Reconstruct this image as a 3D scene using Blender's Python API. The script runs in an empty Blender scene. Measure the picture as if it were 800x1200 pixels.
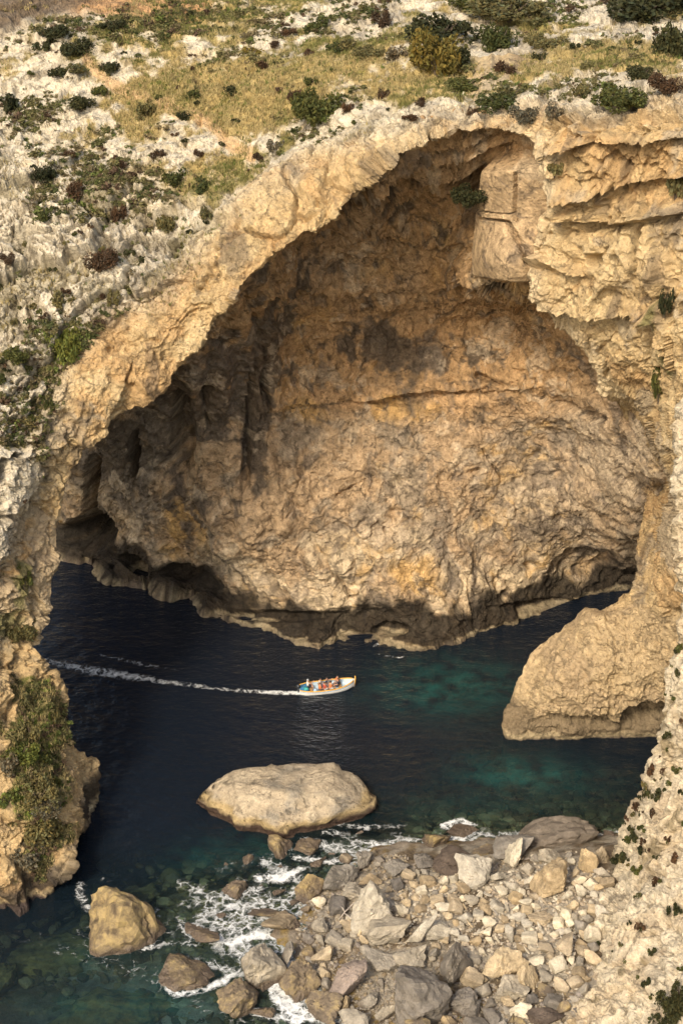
import bpy, bmesh, math, random
import numpy as np
from mathutils import Vector, Matrix, kdtree
from mathutils.geometry import delaunay_2d_cdt

random.seed(7); np.random.seed(7)
sc = bpy.context.scene
COL = sc.collection
R = math.radians

# ------------------------------------------------------------------ camera, light
PITCH, FPX, HC = R(28.0), 2200.0, 110.0          # focal length in units of an 800 x 1200 frame
cam_d = bpy.data.cameras.new('camera'); cam = bpy.data.objects.new('camera', cam_d); COL.objects.link(cam)
cam.location = (0, 0, HC); cam.rotation_euler = (R(90) - PITCH, 0, 0)
cam_d.sensor_fit = 'VERTICAL'; cam_d.sensor_height = 24.0
cam_d.lens = 24.0 * FPX / 1200.0
cam_d.clip_start = 1.0; cam_d.clip_end = 5000.0
sc.camera = cam

SUN_DIR = Vector((-0.42, -0.90, 0.88)).normalized()  # towards the sun
world = bpy.data.worlds.new('World'); sc.world = world; world.use_nodes = True
nt = world.node_tree; bg = nt.nodes['Background']
sky = nt.nodes.new('ShaderNodeTexSky'); sky.sky_type = 'NISHITA'; sky.sun_disc = False
sky.sun_elevation = math.asin(SUN_DIR.z); sky.sun_rotation = math.atan2(SUN_DIR.x, SUN_DIR.y)
sky.air_density = 1.3; sky.dust_density = 4.0; sky.ozone_density = 0.6
nt.links.new(sky.outputs[0], bg.inputs[0]); bg.inputs[1].default_value = 0.15
sun_d = bpy.data.lights.new('sun', 'SUN'); sun = bpy.data.objects.new('sun', sun_d); COL.objects.link(sun)
sun_d.energy = 2.0; sun_d.angle = R(9); sun_d.color = (1.0, 0.905, 0.755)
sun.rotation_euler = SUN_DIR.to_track_quat('Z', 'Y').to_euler()
sun.location = (-150, 0, 300)
sc.view_settings.view_transform = 'Standard'; sc.view_settings.look = 'None'
sc.view_settings.exposure = 0.74; sc.view_settings.gamma = 1.0
sc.cycles.max_bounces = 6; sc.cycles.diffuse_bounces = 4; sc.cycles.glossy_bounces = 2
sc.cycles.transparent_max_bounces = 6; sc.cycles.use_denoising = True
sc.cycles.caustics_reflective = False; sc.cycles.caustics_refractive = False

# ------------------------------------------------------------------ geometry of the view
SP, CP = math.sin(PITCH), math.cos(PITCH)
def rays(px, py):
    x = (np.asarray(px, float) - 400) / FPX; u = -(np.asarray(py, float) - 600) / FPX
    return np.stack([x, CP + u * SP, -SP + u * CP], -1)
def P(px, py, Y):                                   # the point at distance Y seen at (px, py)
    d = rays(px, py); Y = np.asarray(Y, float)
    return np.array([0, 0, HC]) + d * (Y / d[..., 1])[..., None]
def PZ(px, py, z=0.0):                              # the point at height z
    d = rays(px, py); k = (np.asarray(z, float) - HC) / d[..., 2]
    return np.array([0, 0, HC]) + d * np.asarray(k)[..., None]
def WY(px, py, z=-0.2): return float(PZ(px, py, z)[1])
def proj(V):
    V = np.asarray(V, float); x = V[..., 0]; y = V[..., 1]; z = V[..., 2] - HC
    f = y * CP - z * SP; u = y * SP + z * CP
    return np.stack([400 + FPX * x / f, 600 - FPX * u / f], -1)
def mpp(p): return float(np.linalg.norm(np.asarray(p) - np.array([0, 0, HC]))) / FPX   # metres per pixel there

# ------------------------------------------------------------------ noise in numpy
def _h(ix, iy, iz, seed):
    with np.errstate(over='ignore'):
        n = (ix.astype(np.int64).astype(np.uint32) * np.uint32(374761393) + iy.astype(np.int64).astype(np.uint32) * np.uint32(668265263)
             + iz.astype(np.int64).astype(np.uint32) * np.uint32(2246822519) + np.uint32(seed * 3266489917 & 0xffffffff))
        n = (n ^ (n >> np.uint32(13))) * np.uint32(1274126177)
        n = (n ^ (n >> np.uint32(16))) * np.uint32(2654435761)
        n = n ^ (n >> np.uint32(15))
    return n.astype(np.float64) / 4294967295.0
def vnoise(p, seed=0):
    i = np.floor(p); f = p - i; f = f * f * f * (f * (f * 6 - 15) + 10)
    ix, iy, iz = i[:, 0], i[:, 1], i[:, 2]; fx, fy, fz = f[:, 0], f[:, 1], f[:, 2]
    r = 0
    for a in (0, 1):
        for b in (0, 1):
            for c in (0, 1):
                r = r + _h(ix + a, iy + b, iz + c, seed) * (fx if a else 1 - fx) * (fy if b else 1 - fy) * (fz if c else 1 - fz)
    return r * 2 - 1
ROT = np.array(Matrix.Rotation(0.7, 3, (1, 2, 3)))
def fbm(p, sc_, octv=4, gain=0.5, seed=0, st=(1, 1, 1)):
    q = np.asarray(p) * np.array(st) * sc_; r = 0; a = 1; t = 0
    for o in range(octv):
        r = r + a * vnoise(q + o * 17.3, seed + o); t += a; a *= gain; q = (q * 2.03) @ ROT
    return r / t * 1.5
def ridged(p, sc_, octv=4, gain=0.5, seed=0, st=(1, 1, 1)):
    q = np.asarray(p) * np.array(st) * sc_; r = 0; a = 1; t = 0
    for o in range(octv):
        r = r + a * (1 - 2.0 * np.abs(vnoise(q + o * 11.1, seed + o))); t += a; a *= gain; q = (q * 2.03) @ ROT
    return r / t
def worley(p, sc_, seed=0, st=(1, 1, 1), jit=0.9):
    q = np.asarray(p) * np.array(st) * sc_; i = np.floor(q - .5)
    f1 = np.full(len(q), 9.0); f2 = np.full(len(q), 9.0); idd = np.zeros(len(q))
    for a in (0, 1):
        for b in (0, 1):
            for c in (0, 1):
                x, y, z = i[:, 0] + a, i[:, 1] + b, i[:, 2] + c
                h = _h(x, y, z, seed)
                d = np.sqrt((x + .5 + jit * (h - .5) - q[:, 0]) ** 2 + (y + .5 + jit * (_h(x, y, z, seed + 1) - .5) - q[:, 1]) ** 2
                            + (z + .5 + jit * (_h(x, y, z, seed + 2) - .5) - q[:, 2]) ** 2)
                n1 = d < f1
                f2 = np.where(n1, f1, np.minimum(f2, d)); idd = np.where(n1, h, idd); f1 = np.where(n1, d, f1)
    return f1, f2, idd
def ss(a, b, x):
    t = np.clip((np.asarray(x, float) - a) / (b - a), 0, 1); return t * t * (3 - 2 * t)
def mixc(c, col, m):
    m = np.clip(m, 0, 1)[:, None]; return c * (1 - m) + np.array(col) * m
def blobs(px, lst):                                  # soft ellipses (px, py, rx, ry, weight)
    r = np.zeros(len(px))
    for (x, y, rx, ry, w) in lst:
        r += w * np.exp(-(((px[:, 0] - x) / rx) ** 2 + ((px[:, 1] - y) / ry) ** 2))
    return r
def inside(poly, pts):
    poly = np.asarray(poly, float); x, y = pts[:, 0], pts[:, 1]; r = np.zeros(len(pts), bool)
    for (x0, y0), (x1, y1) in zip(poly, np.roll(poly, -1, 0)):
        if y0 == y1: continue
        r ^= ((y0 > y) != (y1 > y)) & (x < (x1 - x0) * (y - y0) / (y1 - y0) + x0)
    return r
def resample(pts, step, closed=True):
    pts = np.asarray(pts, float)
    if closed: pts = np.vstack([pts, pts[:1]])
    s = np.r_[0, np.cumsum(np.linalg.norm(np.diff(pts, axis=0), axis=1))]
    n = max(2, int(round(s[-1] / step))); t = np.linspace(0, s[-1], n + 1)
    if closed: t = t[:-1]
    return np.stack([np.interp(t, s, pts[:, k]) for k in range(pts.shape[1])], 1), t
def dist_to(line, pts, step=2.0, closed=False, near=None):
    q, _ = resample(line, step, closed)
    kd = kdtree.KDTree(len(q))
    for i, v in enumerate(q): kd.insert((v[0], v[1], 0), i)
    kd.balance()
    pts = np.asarray(pts); g = 6.0; lo = pts.min(0) - g; nx, ny = (np.ceil((pts.max(0) - lo) / g).astype(int) + 2)
    D = np.array([[kd.find((lo[0] + i * g, lo[1] + j * g, 0))[2] for i in range(nx)] for j in range(ny)])
    t = (pts - lo) / g; i = t.astype(int); f = t - i; i, j = i[:, 0], i[:, 1]; fx, fy = f[:, 0], f[:, 1]
    r = D[j, i] * (1 - fx) * (1 - fy) + D[j, i + 1] * fx * (1 - fy) + D[j + 1, i] * (1 - fx) * fy + D[j + 1, i + 1] * fx * fy
    if near is not None:                              # exact where it matters
        for k in np.where(r < near + g)[0]: r[k] = kd.find((pts[k, 0], pts[k, 1], 0))[2]
    return r
class TPS:                                           # smooth interpolation of scattered values
    def __init__(s, pts, vals, lam=0.0):
        s.c = np.asarray(pts, float) / 400.0; n = len(s.c)
        K = s.k(np.linalg.norm(s.c[:, None] - s.c[None], axis=2)) + lam * np.eye(n)
        Q = np.c_[np.ones(n), s.c]
        A = np.block([[K, Q], [Q.T, np.zeros((3, 3))]])
        s.w = np.linalg.solve(A, np.r_[np.asarray(vals, float), np.zeros(3)])
    @staticmethod
    def k(r): return np.where(r > 1e-9, r * r * np.log(np.maximum(r, 1e-9)), 0)
    def __call__(s, p):
        p = np.asarray(p, float) / 400.0; r = 0
        for i, c in enumerate(s.c): r = r + s.w[i] * s.k(np.hypot(p[:, 0] - c[0], p[:, 1] - c[1]))
        return r + s.w[-3] + s.w[-2] * p[:, 0] + s.w[-1] * p[:, 1]

# ------------------------------------------------------------------ mesh building
def mesh_np(name, V, F, smooth=True):
    me = bpy.data.meshes.new(name); V = np.asarray(V, np.float32); F = np.asarray(F, np.int32)
    n = F.shape[1]
    me.vertices.add(len(V)); me.vertices.foreach_set('co', V.ravel())
    me.loops.add(F.size); me.loops.foreach_set('vertex_index', F.ravel())
    me.polygons.add(len(F)); me.polygons.foreach_set('loop_start', np.arange(0, F.size, n, dtype=np.int32))
    me.polygons.foreach_set('loop_total', np.full(len(F), n, np.int32))
    me.polygons.foreach_set('use_smooth', np.full(len(F), smooth))
    me.update(calc_edges=True); me.validate()
    return me
def attr_col(me, name, c):
    a = me.attributes.new(name, 'FLOAT_COLOR', 'POINT'); a.data.foreach_set('color', np.c_[np.clip(c, 0, 1), np.ones(len(c))].astype(np.float32).ravel())
def attr_f(me, name, v):
    a = me.attributes.new(name, 'FLOAT', 'POINT'); a.data.foreach_set('value', np.asarray(v, np.float32))
def link(name, me, mat=None, parent=None):
    o = bpy.data.objects.new(name, me); COL.objects.link(o)
    if mat is not None:
        if len(me.materials) == 0: me.materials.append(mat)
        elif me.materials[0] != mat: o.material_slots[0].link = 'OBJECT'; o.material_slots[0].material = mat
    if parent is not None: o.parent = parent
    return o
def tag(o, label=None, cat=None, group=None, kind=None):
    if label: o['label'] = label
    if cat: o['category'] = cat
    if group: o['group'] = group
    if kind: o['kind'] = kind
    return o
def vnormals(V, F):
    n = np.cross(V[F[:, 1]] - V[F[:, 0]], V[F[:, 2]] - V[F[:, 0]]); r = np.zeros_like(V)
    for k in range(3):
        for c in range(3): r[:, c] += np.bincount(F[:, k], n[:, c], len(V))
    return r / np.maximum(np.linalg.norm(r, axis=1), 1e-9)[:, None]

def shell(poly, depth, step, seed, jag=3.0, curl=(.3, .9, 2.0, 4.5, 9, 15), bulge=(.12, .05, -.4, -1.8, -4, -7)):
    """A rock surface seen inside poly, turned back at its border so that it has thickness."""
    B, t = resample(poly, step)
    nb = len(B); tang = np.roll(B, -1, 0) - np.roll(B, 1, 0)
    area = 0.5 * np.sum(B[:, 0] * np.roll(B[:, 1], -1) - B[:, 1] * np.roll(B[:, 0], -1))
    nrm2 = np.stack([tang[:, 1], -tang[:, 0]], 1) * (1 if area > 0 else -1); nrm2 /= np.linalg.norm(nrm2, axis=1)[:, None] + 1e-9
    q = np.c_[B, np.full(nb, seed * 7.7)]
    jg = jag * np.where(P(B[:, 0], B[:, 1], depth(B))[:, 2] < 2.0, .35, 1.0)
    B = B + nrm2 * (jg * (fbm(q, 1 / 40, 5, .55, seed)))[:, None]
    lo, hi = B.min(0), B.max(0)
    gx = np.arange(lo[0], hi[0], step); gy = np.arange(lo[1], hi[1], step * .866)
    G = np.stack(np.meshgrid(gx, gy), -1); G[1::2, :, 0] += step / 2
    G = G.reshape(-1, 2) + np.random.uniform(-.18, .18, (gx.size * gy.size, 2)) * step
    G = G[inside(B, G)]
    G = G[dist_to(B, G, 1e9 if False else step, True, 1.5 * step) > step * .55]
    pts = np.vstack([B, G])
    r = delaunay_2d_cdt([Vector(v) for v in pts], [(i, (i + 1) % nb) for i in range(nb)], [], 1, 1e-6)
    pts = np.array([(v[0], v[1]) for v in r[0]]); F = np.array(r[2], np.int32)
    V = P(pts[:, 0], pts[:, 1], depth(pts))
    if np.mean(np.einsum('ij,ij->i', np.cross(V[F[:, 1]] - V[F[:, 0]], V[F[:, 2]] - V[F[:, 0]]), np.array([0, 0, HC]) - V[F[:, 0]])) < 0: F = F[:, ::-1]
    # the border turned back
    Bv = V[:nb]; base = np.arange(nb); allV = [V]; allF = [F]; allp = [pts]; prev = base; off = len(V)
    down = ((Bv[:, 2] < 1.0) | (B[:, 1] > 1230) | (B[:, 0] > 940) | (B[:, 0] < -170))[:, None]; w3 = np.stack([nrm2[:, 0], np.zeros(nb), -nrm2[:, 1]], 1)
    ray_ = Bv - np.array([0, 0, HC]); ray_ /= ray_[:, 1:2]; rows = [np.zeros(len(V))]
    for d, e in zip(curl, bulge):
        rows.append(np.full(nb, float(len(rows))))
        m = np.where(down, Bv + np.array([0, .15 * d, -1.0 * d]) + w3 * 0.1, Bv + ray_ * d + w3 * e)
        cur = np.arange(nb) + off; off += nb; allV.append(m); allp.append(pts[:nb])
        nx = np.roll(prev, -1); cx = np.roll(cur, -1)
        allF.append(np.c_[prev, cur, cx]); allF.append(np.c_[prev, cx, nx]); prev = cur
    V2 = np.vstack(allV); F2 = np.vstack(allF); p2 = np.vstack(allp)
    # keep the strip's winding like the border's
    e0 = V2[F2[len(F)]]; 
    fe = {}
    for tri in F[:]:
        if tri[0] < nb or tri[1] < nb or tri[2] < nb:
            for a, b in ((tri[0], tri[1]), (tri[1], tri[2]), (tri[2], tri[0])):
                if a < nb and b < nb: fe[(a, b)] = 1
    if fe.get((0, 1)): pass_flip = True
    else: pass_flip = False
    S = F2[len(F):]
    # first strip triangle runs prev->cur->next ; shared edge is (i, i+1) reversed when the face has (i, i+1)
    if not pass_flip: S = S[:, ::-1]
    F2 = np.vstack([F, S])
    N = vnormals(V2, F2)
    return dict(V=V2, F=F2, px=p2, N=N, nf=len(pts), nb=nb, back=np.arange(len(V2)) >= len(pts), row=np.concatenate(rows))
# ------------------------------------------------------------------ materials
def nodes(name, rough=0.9, spec=0.2):
    m = bpy.data.materials.new(name); m.use_nodes = True; t = m.node_tree
    b = t.nodes['Principled BSDF']; b.inputs['Roughness'].default_value = rough; b.inputs['Specular IOR Level'].default_value = spec
    return m, t, b
def N_(t, kind, **kw):
    n = t.nodes.new(kind)
    for k, v in kw.items():
        if k in n.inputs: n.inputs[k].default_value = v
        else: setattr(n, k, v)
    return n
def L_(t, a, b): t.links.new(a, b)
def ramp(t, src, stops):
    r = t.nodes.new('ShaderNodeValToRGB'); L_(t, src, r.inputs[0])
    while len(r.color_ramp.elements) < len(stops): r.color_ramp.elements.new(0.5)
    for e, (p, c) in zip(r.color_ramp.elements, stops):
        e.position = p; e.color = (c, c, c, 1) if isinstance(c, (int, float)) else (*c, 1)
    return r.outputs[0]
def mult(t, a, b, fac=1.0, mode='MULTIPLY'):
    n = t.nodes.new('ShaderNodeMix'); n.data_type = 'RGBA'; n.blend_type = mode
    if isinstance(fac, (int, float)): n.inputs[0].default_value = fac
    else: L_(t, fac, n.inputs[0])
    for v, s in ((a, n.inputs[6]), (b, n.inputs[7])):
        if isinstance(v, tuple): s.default_value = (*v, 1)
        else: L_(t, v, s)
    return n.outputs[2]
def math_(t, op, a, b=None, clamp=False):
    n = t.nodes.new('ShaderNodeMath'); n.operation = op; n.use_clamp = clamp
    for k, v in enumerate((a, b)):
        if v is None: continue
        if isinstance(v, (int, float)): n.inputs[k].default_value = v
        else: L_(t, v, n.inputs[k])
    return n.outputs[0]

def cliff_material(name, lo=0.72, hi=1.22, bump=0.8, fine=1.0, crack=.5):
    m, t, b = nodes(name, .93, .12)
    tc = N_(t, 'ShaderNodeTexCoord'); at = N_(t, 'ShaderNodeAttribute', attribute_name='col')
    n1 = N_(t, 'ShaderNodeTexNoise', Scale=1.1, Detail=6.0, Roughness=.65); n2 = N_(t, 'ShaderNodeTexNoise', Scale=5.5 * fine, Detail=6.0, Roughness=.7)
    v1 = N_(t, 'ShaderNodeTexVoronoi', Scale=2.1 * fine); 
    wv = t.nodes.new('ShaderNodeVectorMath'); wv.operation = 'MULTIPLY_ADD'
    L_(t, n2.outputs['Color'], wv.inputs[0]); wv.inputs[1].default_value = (.5, .5, .5); L_(t, tc.outputs['Object'], wv.inputs[2])
    for n in (n1, n2): L_(t, tc.outputs['Object'], n.inputs['Vector'])
    L_(t, wv.outputs[0], v1.inputs['Vector'])
    c = mult(t, at.outputs['Color'], ramp(t, n1.outputs[0], [(.3, lo), (.7, hi)]))
    c = mult(t, c, ramp(t, n2.outputs[0], [(.3, .78), (.7, 1.18)]))
    hue = ramp(t, N_(t, 'ShaderNodeTexNoise', Scale=.45, Detail=4.0).outputs[0], [(.35, (1.0, .98, .98)), (.65, (1.03, .98, .90))])
    c = mult(t, c, hue)
    L_(t, c, b.inputs['Base Color'])
    hgt = math_(t, 'ADD', math_(t, 'MULTIPLY', n1.outputs[0], 1.0), math_(t, 'MULTIPLY', n2.outputs[0], .45))
    rm = N_(t, 'ShaderNodeTexNoise', Scale=1.5 * fine, Detail=7.0, Roughness=.62, noise_type='RIDGED_MULTIFRACTAL', normalize=False); L_(t, tc.outputs['Object'], rm.inputs['Vector'])
    hgt = math_(t, 'ADD', hgt, math_(t, 'MULTIPLY', v1.outputs['Distance'], .25)); hgt = math_(t, 'ADD', hgt, math_(t, 'MULTIPLY', rm.outputs[0], .16))
    ck = N_(t, 'ShaderNodeTexVoronoi', Scale=.33 * fine, feature='DISTANCE_TO_EDGE'); cw_ = t.nodes.new('ShaderNodeVectorMath'); cw_.operation = 'MULTIPLY_ADD'
    cn = N_(t, 'ShaderNodeTexNoise', Scale=.7, Detail=7.0, Roughness=.68); L_(t, tc.outputs['Object'], cn.inputs['Vector']); L_(t, cn.outputs['Color'], cw_.inputs[0]); cw_.inputs[1].default_value = (2.6, 2.6, 2.6); L_(t, tc.outputs['Object'], cw_.inputs[2]); L_(t, cw_.outputs[0], ck.inputs['Vector'])
    gate = ramp(t, cn.outputs[0], [(.42, 0), (.58, 1)]); crk = ramp(t, ck.outputs['Distance'], [(.0, 1), (.035, 0)]); crk = math_(t, 'MULTIPLY', crk, gate)
    c = mult(t, c, (.075, .060, .045), math_(t, 'MULTIPLY', crk, crack), 'MIX'); hgt = math_(t, 'SUBTRACT', hgt, math_(t, 'MULTIPLY', crk, .35))
    sp = N_(t, 'ShaderNodeTexNoise', Scale=3.4 * fine, Detail=5.0, Roughness=.75); L_(t, tc.outputs['Object'], sp.inputs['Vector'])
    c = mult(t, c, ramp(t, sp.outputs[0], [(.35, .40), (.41, 1.0)])); L_(t, c, b.inputs['Base Color'])
    bp = N_(t, 'ShaderNodeBump', Strength=bump, Distance=.5); L_(t, hgt, bp.inputs['Height']); L_(t, bp.outputs[0], b.inputs['Normal'])
    return m
M_CLIFF = cliff_material('limestone_cliff')
M_CAVE = cliff_material('cave_rock', .55, 1.4, .9, 1.0, .5)

# ------------------------------------------------------------------ cave wall
def ctl(rows):
    pts = [(a, b) for a, b, _ in rows]; vals = [WY(a, b) if c == 'w' else c for a, b, c in rows]
    return TPS(pts, vals)
BACKLINE = [(20, 590), (48, 612), (70, 637), (86, 655), (116, 658), (135, 682), (155, 686), (181, 683), (200, 697), (234, 700), (238, 720), (278, 729), (313, 741), (350, 756), (405, 754), (440, 751), (468, 761), (500, 759), (520, 751), (549, 738), (598, 731), (640, 722), (680, 706), (740, 690), (800, 676), (850, 670)]
cave_poly = BACKLINE + [(850, 430), (800, 380), (740, 330), (690, 270), (640, 200), (630, 150), (600, 136), (540, 134), (490, 138), (440, 156), (400, 190), (340, 252), (296, 284), (260, 320), (224, 380), (160, 440), (100, 480), (50, 540), (10, 570)]
cd = [(x, y, 'w') for x, y in BACKLINE]
cd += [(30, 520, 196), (100, 560, 190), (160, 560, 187), (240, 600, 183), (300, 600, 180), (400, 650, 178.5), (500, 650, 178.5), (400, 560, 181), (520, 560, 181), (620, 600, 181.5),
       (700, 640, 184), (690, 610, 183.5), (600, 660, 182), (720, 560, 172), (760, 560, 165.5), (800, 560, 163), (850, 500, 166), (660, 520, 181), (700, 480, 173.5), (740, 470, 165.5), (790, 420, 162),
       (400, 450, 183.5), (520, 450, 184), (600, 430, 183), (300, 480, 181.5), (230, 480, 178), (160, 480, 182), (90, 500, 188), (330, 380, 181), (250, 400, 174), (180, 430, 174), (100, 450, 180),
       (420, 340, 182), (520, 340, 182.5), (600, 360, 181), (660, 400, 176), (700, 330, 167), (340, 300, 175), (280, 330, 169), (430, 270, 177), (510, 260, 178), (560, 290, 172), (578, 205, 164.5), (636, 205, 161.3), (576, 300, 165.5), (628, 300, 162), (556, 250, 170.5), (604, 330, 165), (610, 250, 163),
       (400, 220, 168), (470, 215, 171), (540, 215, 171), (660, 230, 162), (500, 152, 163), (430, 170, 163), (600, 145, 162), (480, 185, 166), (540, 180, 166), (440, 205, 165.5), (300, 240, 164), (210, 310, 165), (140, 380, 170)]
cave_depth = ctl(cd)
cw = shell(cave_poly, cave_depth, 1.7, 3, jag=2.0, curl=(.5, 1.5, 4, 9), bulge=(0, 0, 0, 0))
print('cave z', np.percentile(cw['V'][:,2],[0,5,20,50]))
V, px, N = cw['V'], cw['px'], cw['N']
left = np.exp(-((px[:, 0] - 170) / 150) ** 2)
wp = V + 3.0 * np.stack([fbm(V, .10, 5, .6, seed=s) for s in (50, 51, 52)], 1)
flut = ridged(wp, .22, 4, .5, 31, (1, .8, .28))
d = 1.5 * fbm(wp, .075, 4, .5, 11) + (.35 + .75 * left) * flut + .38 * ridged(wp, .42, 4, .55, 17) + .20 * fbm(V, 1.1, 4, .6, 19)
f1, f2, idd = worley(wp, .17, 5, (1, .8, 1.25)); br = ss(.0, .4, fbm(V, .08, 3, seed=23) + .15); d += br * (.9 * (idd - .5) * ss(0, .10, f2 - f1))
f1, f2, id2 = worley(wp + 3, .55, 8, (1, .8, 1.3)); d += .35 * (id2 - .5) * ss(0, .12, f2 - f1) * (.3 + br)
rgh = .25 + .75 * ss(-.25, .35, fbm(V, .055, 3, .5, 28))
d -= rgh * (.45 * ridged(wp, .13, 5, .6, 105, (1, 1, .6)) + .17 * ridged(V, .45, 4, .6, 106)) - .13 * rgh * ridged(V, 1.0, 3, .6, 29)
for (ln, wd, dep) in (([(310, 322), (350, 338), (400, 348), (470, 340), (540, 326), (600, 334)], 4, 1.6), ([(430, 262), (480, 290), (545, 286)], 3.5, 1.2), ([(300, 486), (380, 474), (470, 470), (560, 456), (620, 440)], 2.5, .7), ([(278, 330), (300, 400), (312, 480), (330, 560), (372, 640), (410, 700)], 3.5, 1.5), ([(236, 410), (240, 480), (262, 560), (300, 640), (340, 700)], 4, 1.6), ([(305, 420), (298, 520), (320, 600)], 3, 1.2), ([(560, 440), (640, 462), (700, 490)], 3.5, 1.2), ([(470, 560), (450, 620), (480, 690)], 3, .9), ([(560, 520), (600, 580), (620, 660)], 3, .9), ([(395, 580), (430, 560), (500, 570), (560, 550)], 3, .9), ([(130, 500), (170, 560), (215, 600), (280, 620)], 3.5, 1.3), ([(650, 600), (690, 592), (730, 604)], 4, 1.2)):
    dl = dist_to(ln, px, near=8) + 7 * fbm(V, .16, 5, .62, 30); d -= dep * ss(wd, wd * .15, dl) * ss(-.45, .1, fbm(V, .1, 3, seed=32)); d += .5 * dep * np.exp(-((dl - 14) / 12) ** 2) * (dl > 0)
# bedding: horizontal ledges under the arch crown
led = ss(330, 210, px[:, 1]) * ss(380, 430, px[:, 0]) * ss(660, 600, px[:, 0])
def overhang(ln, h, dep, px, V, gate=1.0, sd=33):
    """a ledge: the rock above the line stands out, the rock just below it is undercut"""
    ln = np.array(ln, float); ly = np.interp(px[:, 0], ln[:, 0], ln[:, 1]) + 4.5 * fbm(V, .2, 5, .6, sd); t = (px[:, 1] - ly) / h
    m = ss(ln[0, 0] - 8, ln[0, 0] + 14, px[:, 0]) * ss(ln[-1, 0] + 8, ln[-1, 0] - 14, px[:, 0]) * gate
    return m * dep * np.where(t < 0, .8 * np.maximum(0, 1 + t), -1.0 * np.exp(-t * 1.3) * ss(0, .12, t))
for (ln, h, dep) in (([(425, 226), (455, 196), (500, 180), (560, 172), (590, 172)], 15, 2.3), ([(432, 204), (470, 178), (510, 164), (560, 158), (600, 158)], 11, 1.9), ([(405, 250), (440, 218), (490, 202), (560, 198)], 16, 2.3), ([(395, 275), (440, 246), (500, 228), (556, 226)], 16, 1.1), ([(300, 330), (400, 347), (470, 342), (540, 328), (600, 336)], 26, 1.3), ([(300, 478), (400, 470), (520, 458), (640, 446)], 18, .6), ([(420, 262), (480, 288), (548, 286)], 22, 1.0)):
    d += overhang(ln, h, dep, px, V)
slabm = ss(569, 574, px[:, 0] + .05 * (px[:, 1] - 250)) * ss(664, 656, px[:, 0]) * ss(186, 192, px[:, 1]) * ss(322, 312, px[:, 1]); d = d * (1 - .9 * slabm) + 1.6 * slabm
for (ln, wd, dep) in (([(580, 252), (606, 264), (612, 300)], 2.5, .9), ([(612, 195), (613, 262)], 2.2, .7), ([(575, 240), (600, 246), (612, 244)], 2.0, .6)):
    d -= dep * slabm * ss(wd, wd * .3, dist_to(ln, px, near=8))
# niches at the foot and hollows
wob = .5 * fbm(V, .25, 4, .55, 71)
nich = [(222, 668, 26, 13, 2.5, .0), (165, 658, 15, 22, 4, 0), (109, 622, 26, 24, 5, 0), (690, 660, 40, 22, 1.5, 0), (460, 738, 22, 7, 3, 0), (640, 712, 70, 8, 1.6, 0), (420, 745, 20, 4, 1.5, 0), (330, 722, 70, 7, 1.3, 0),
        (215, 500, 14, 70, 2.5, 0), (165, 530, 8, 30, 3, 0), (185, 462, 10, 4, 2, 0), (288, 500, 6, 90, 2.2, 0), (110, 560, 9, 34, 3, 0), (555, 225, 16, 14, 2, 0), (500, 215, 60, 12, 1.6, 0), (420, 240, 40, 8, 1.6, 0)]
for (x, y, rx, ry, dep, _) in nich:
    e = np.sqrt(((px[:, 0] - x) / rx) ** 2 + ((px[:, 1] - y) / ry) ** 2) + .55 * wob
    d -= dep * ss(1.15, .55, e)
z = V[:, 2]
zn = z + .9 * fbm(V, .3, 3, seed=81)
notch = ss(1.0, 1.6, zn) * ss(4.2, 2.2, zn); d -= notch * (.35 + .6 * fbm(V, .15, 2, seed=82)); d += 0.15 * ss(1.0, .5, z) * ss(-3, -.2, z)
d = np.where(z < 2.0, np.maximum(d, -.7 - .9 * np.maximum(z, 0)), d)
V2 = V + N * d[:, None]
# colours of the wall, some shade painted in: iron tan, grey crust, dark patina, pale fresh rock, tidal algae
n0 = fbm(V, .06, 4, .55, 101); n1 = fbm(wp, .16, 5, .6, 102); n2 = fbm(V, .5, 4, .6, 103); nst = fbm(V, .25, 4, .6, 104, (1, 1, .3))
c = np.tile(np.array([.44, .315, .185]), (len(V), 1))
c = mixc(c, (.52, .35, .18), ss(.08, .36, n1 + .4 * n2) * .8)
c = mixc(c, (.45, .285, .135), ss(500, 430, px[:, 1] + 30 * n1) * (.35 + .5 * ss(-.2, .3, n0)))
c = mixc(c, (.33, .27, .19), ss(470, 500, px[:, 1] + 14 * n1) * ss(700, 640, px[:, 1] + 40 * n0) * ss(-.35, .15, n1 + .6 * n2) * .85)
c = mixc(c, (.56, .36, .18), ss(15, 5, np.abs(px[:, 1] - 466 + 6 * n1)) * ss(300, 330, px[:, 0]) * ss(620, 540, px[:, 0]) * .6)
c = mixc(c, (.60, .48, .31), ss(-.1, .45, n1 + .4 * n2 + .9 * blobs(px, [(350, 680, 80, 60, .9), (270, 640, 50, 40, .4), (560, 680, 130, 40, .6), (440, 690, 80, 40, .5), (230, 620, 40, 40, .3)]) - .35) * .85)
c = mixc(c, (.56, .34, .11), ss(.05, .35, n1 * .6 + blobs(px, [(330, 690, 40, 40, .4), (225, 600, 28, 40, .9), (470, 680, 40, 30, .6), (420, 480, 90, 18, .4), (560, 520, 40, 30, .3), (530, 480, 60, 20, .4)]) - .1) * .7)
c = mixc(c, (.50, .37, .22), slabm * .85); c = mixc(c, (.50, .40, .27), blobs(px, [(720, 540, 45, 80, 1.0), (680, 560, 30, 60, .5)]) * (.7 + .4 * n1))
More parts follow.
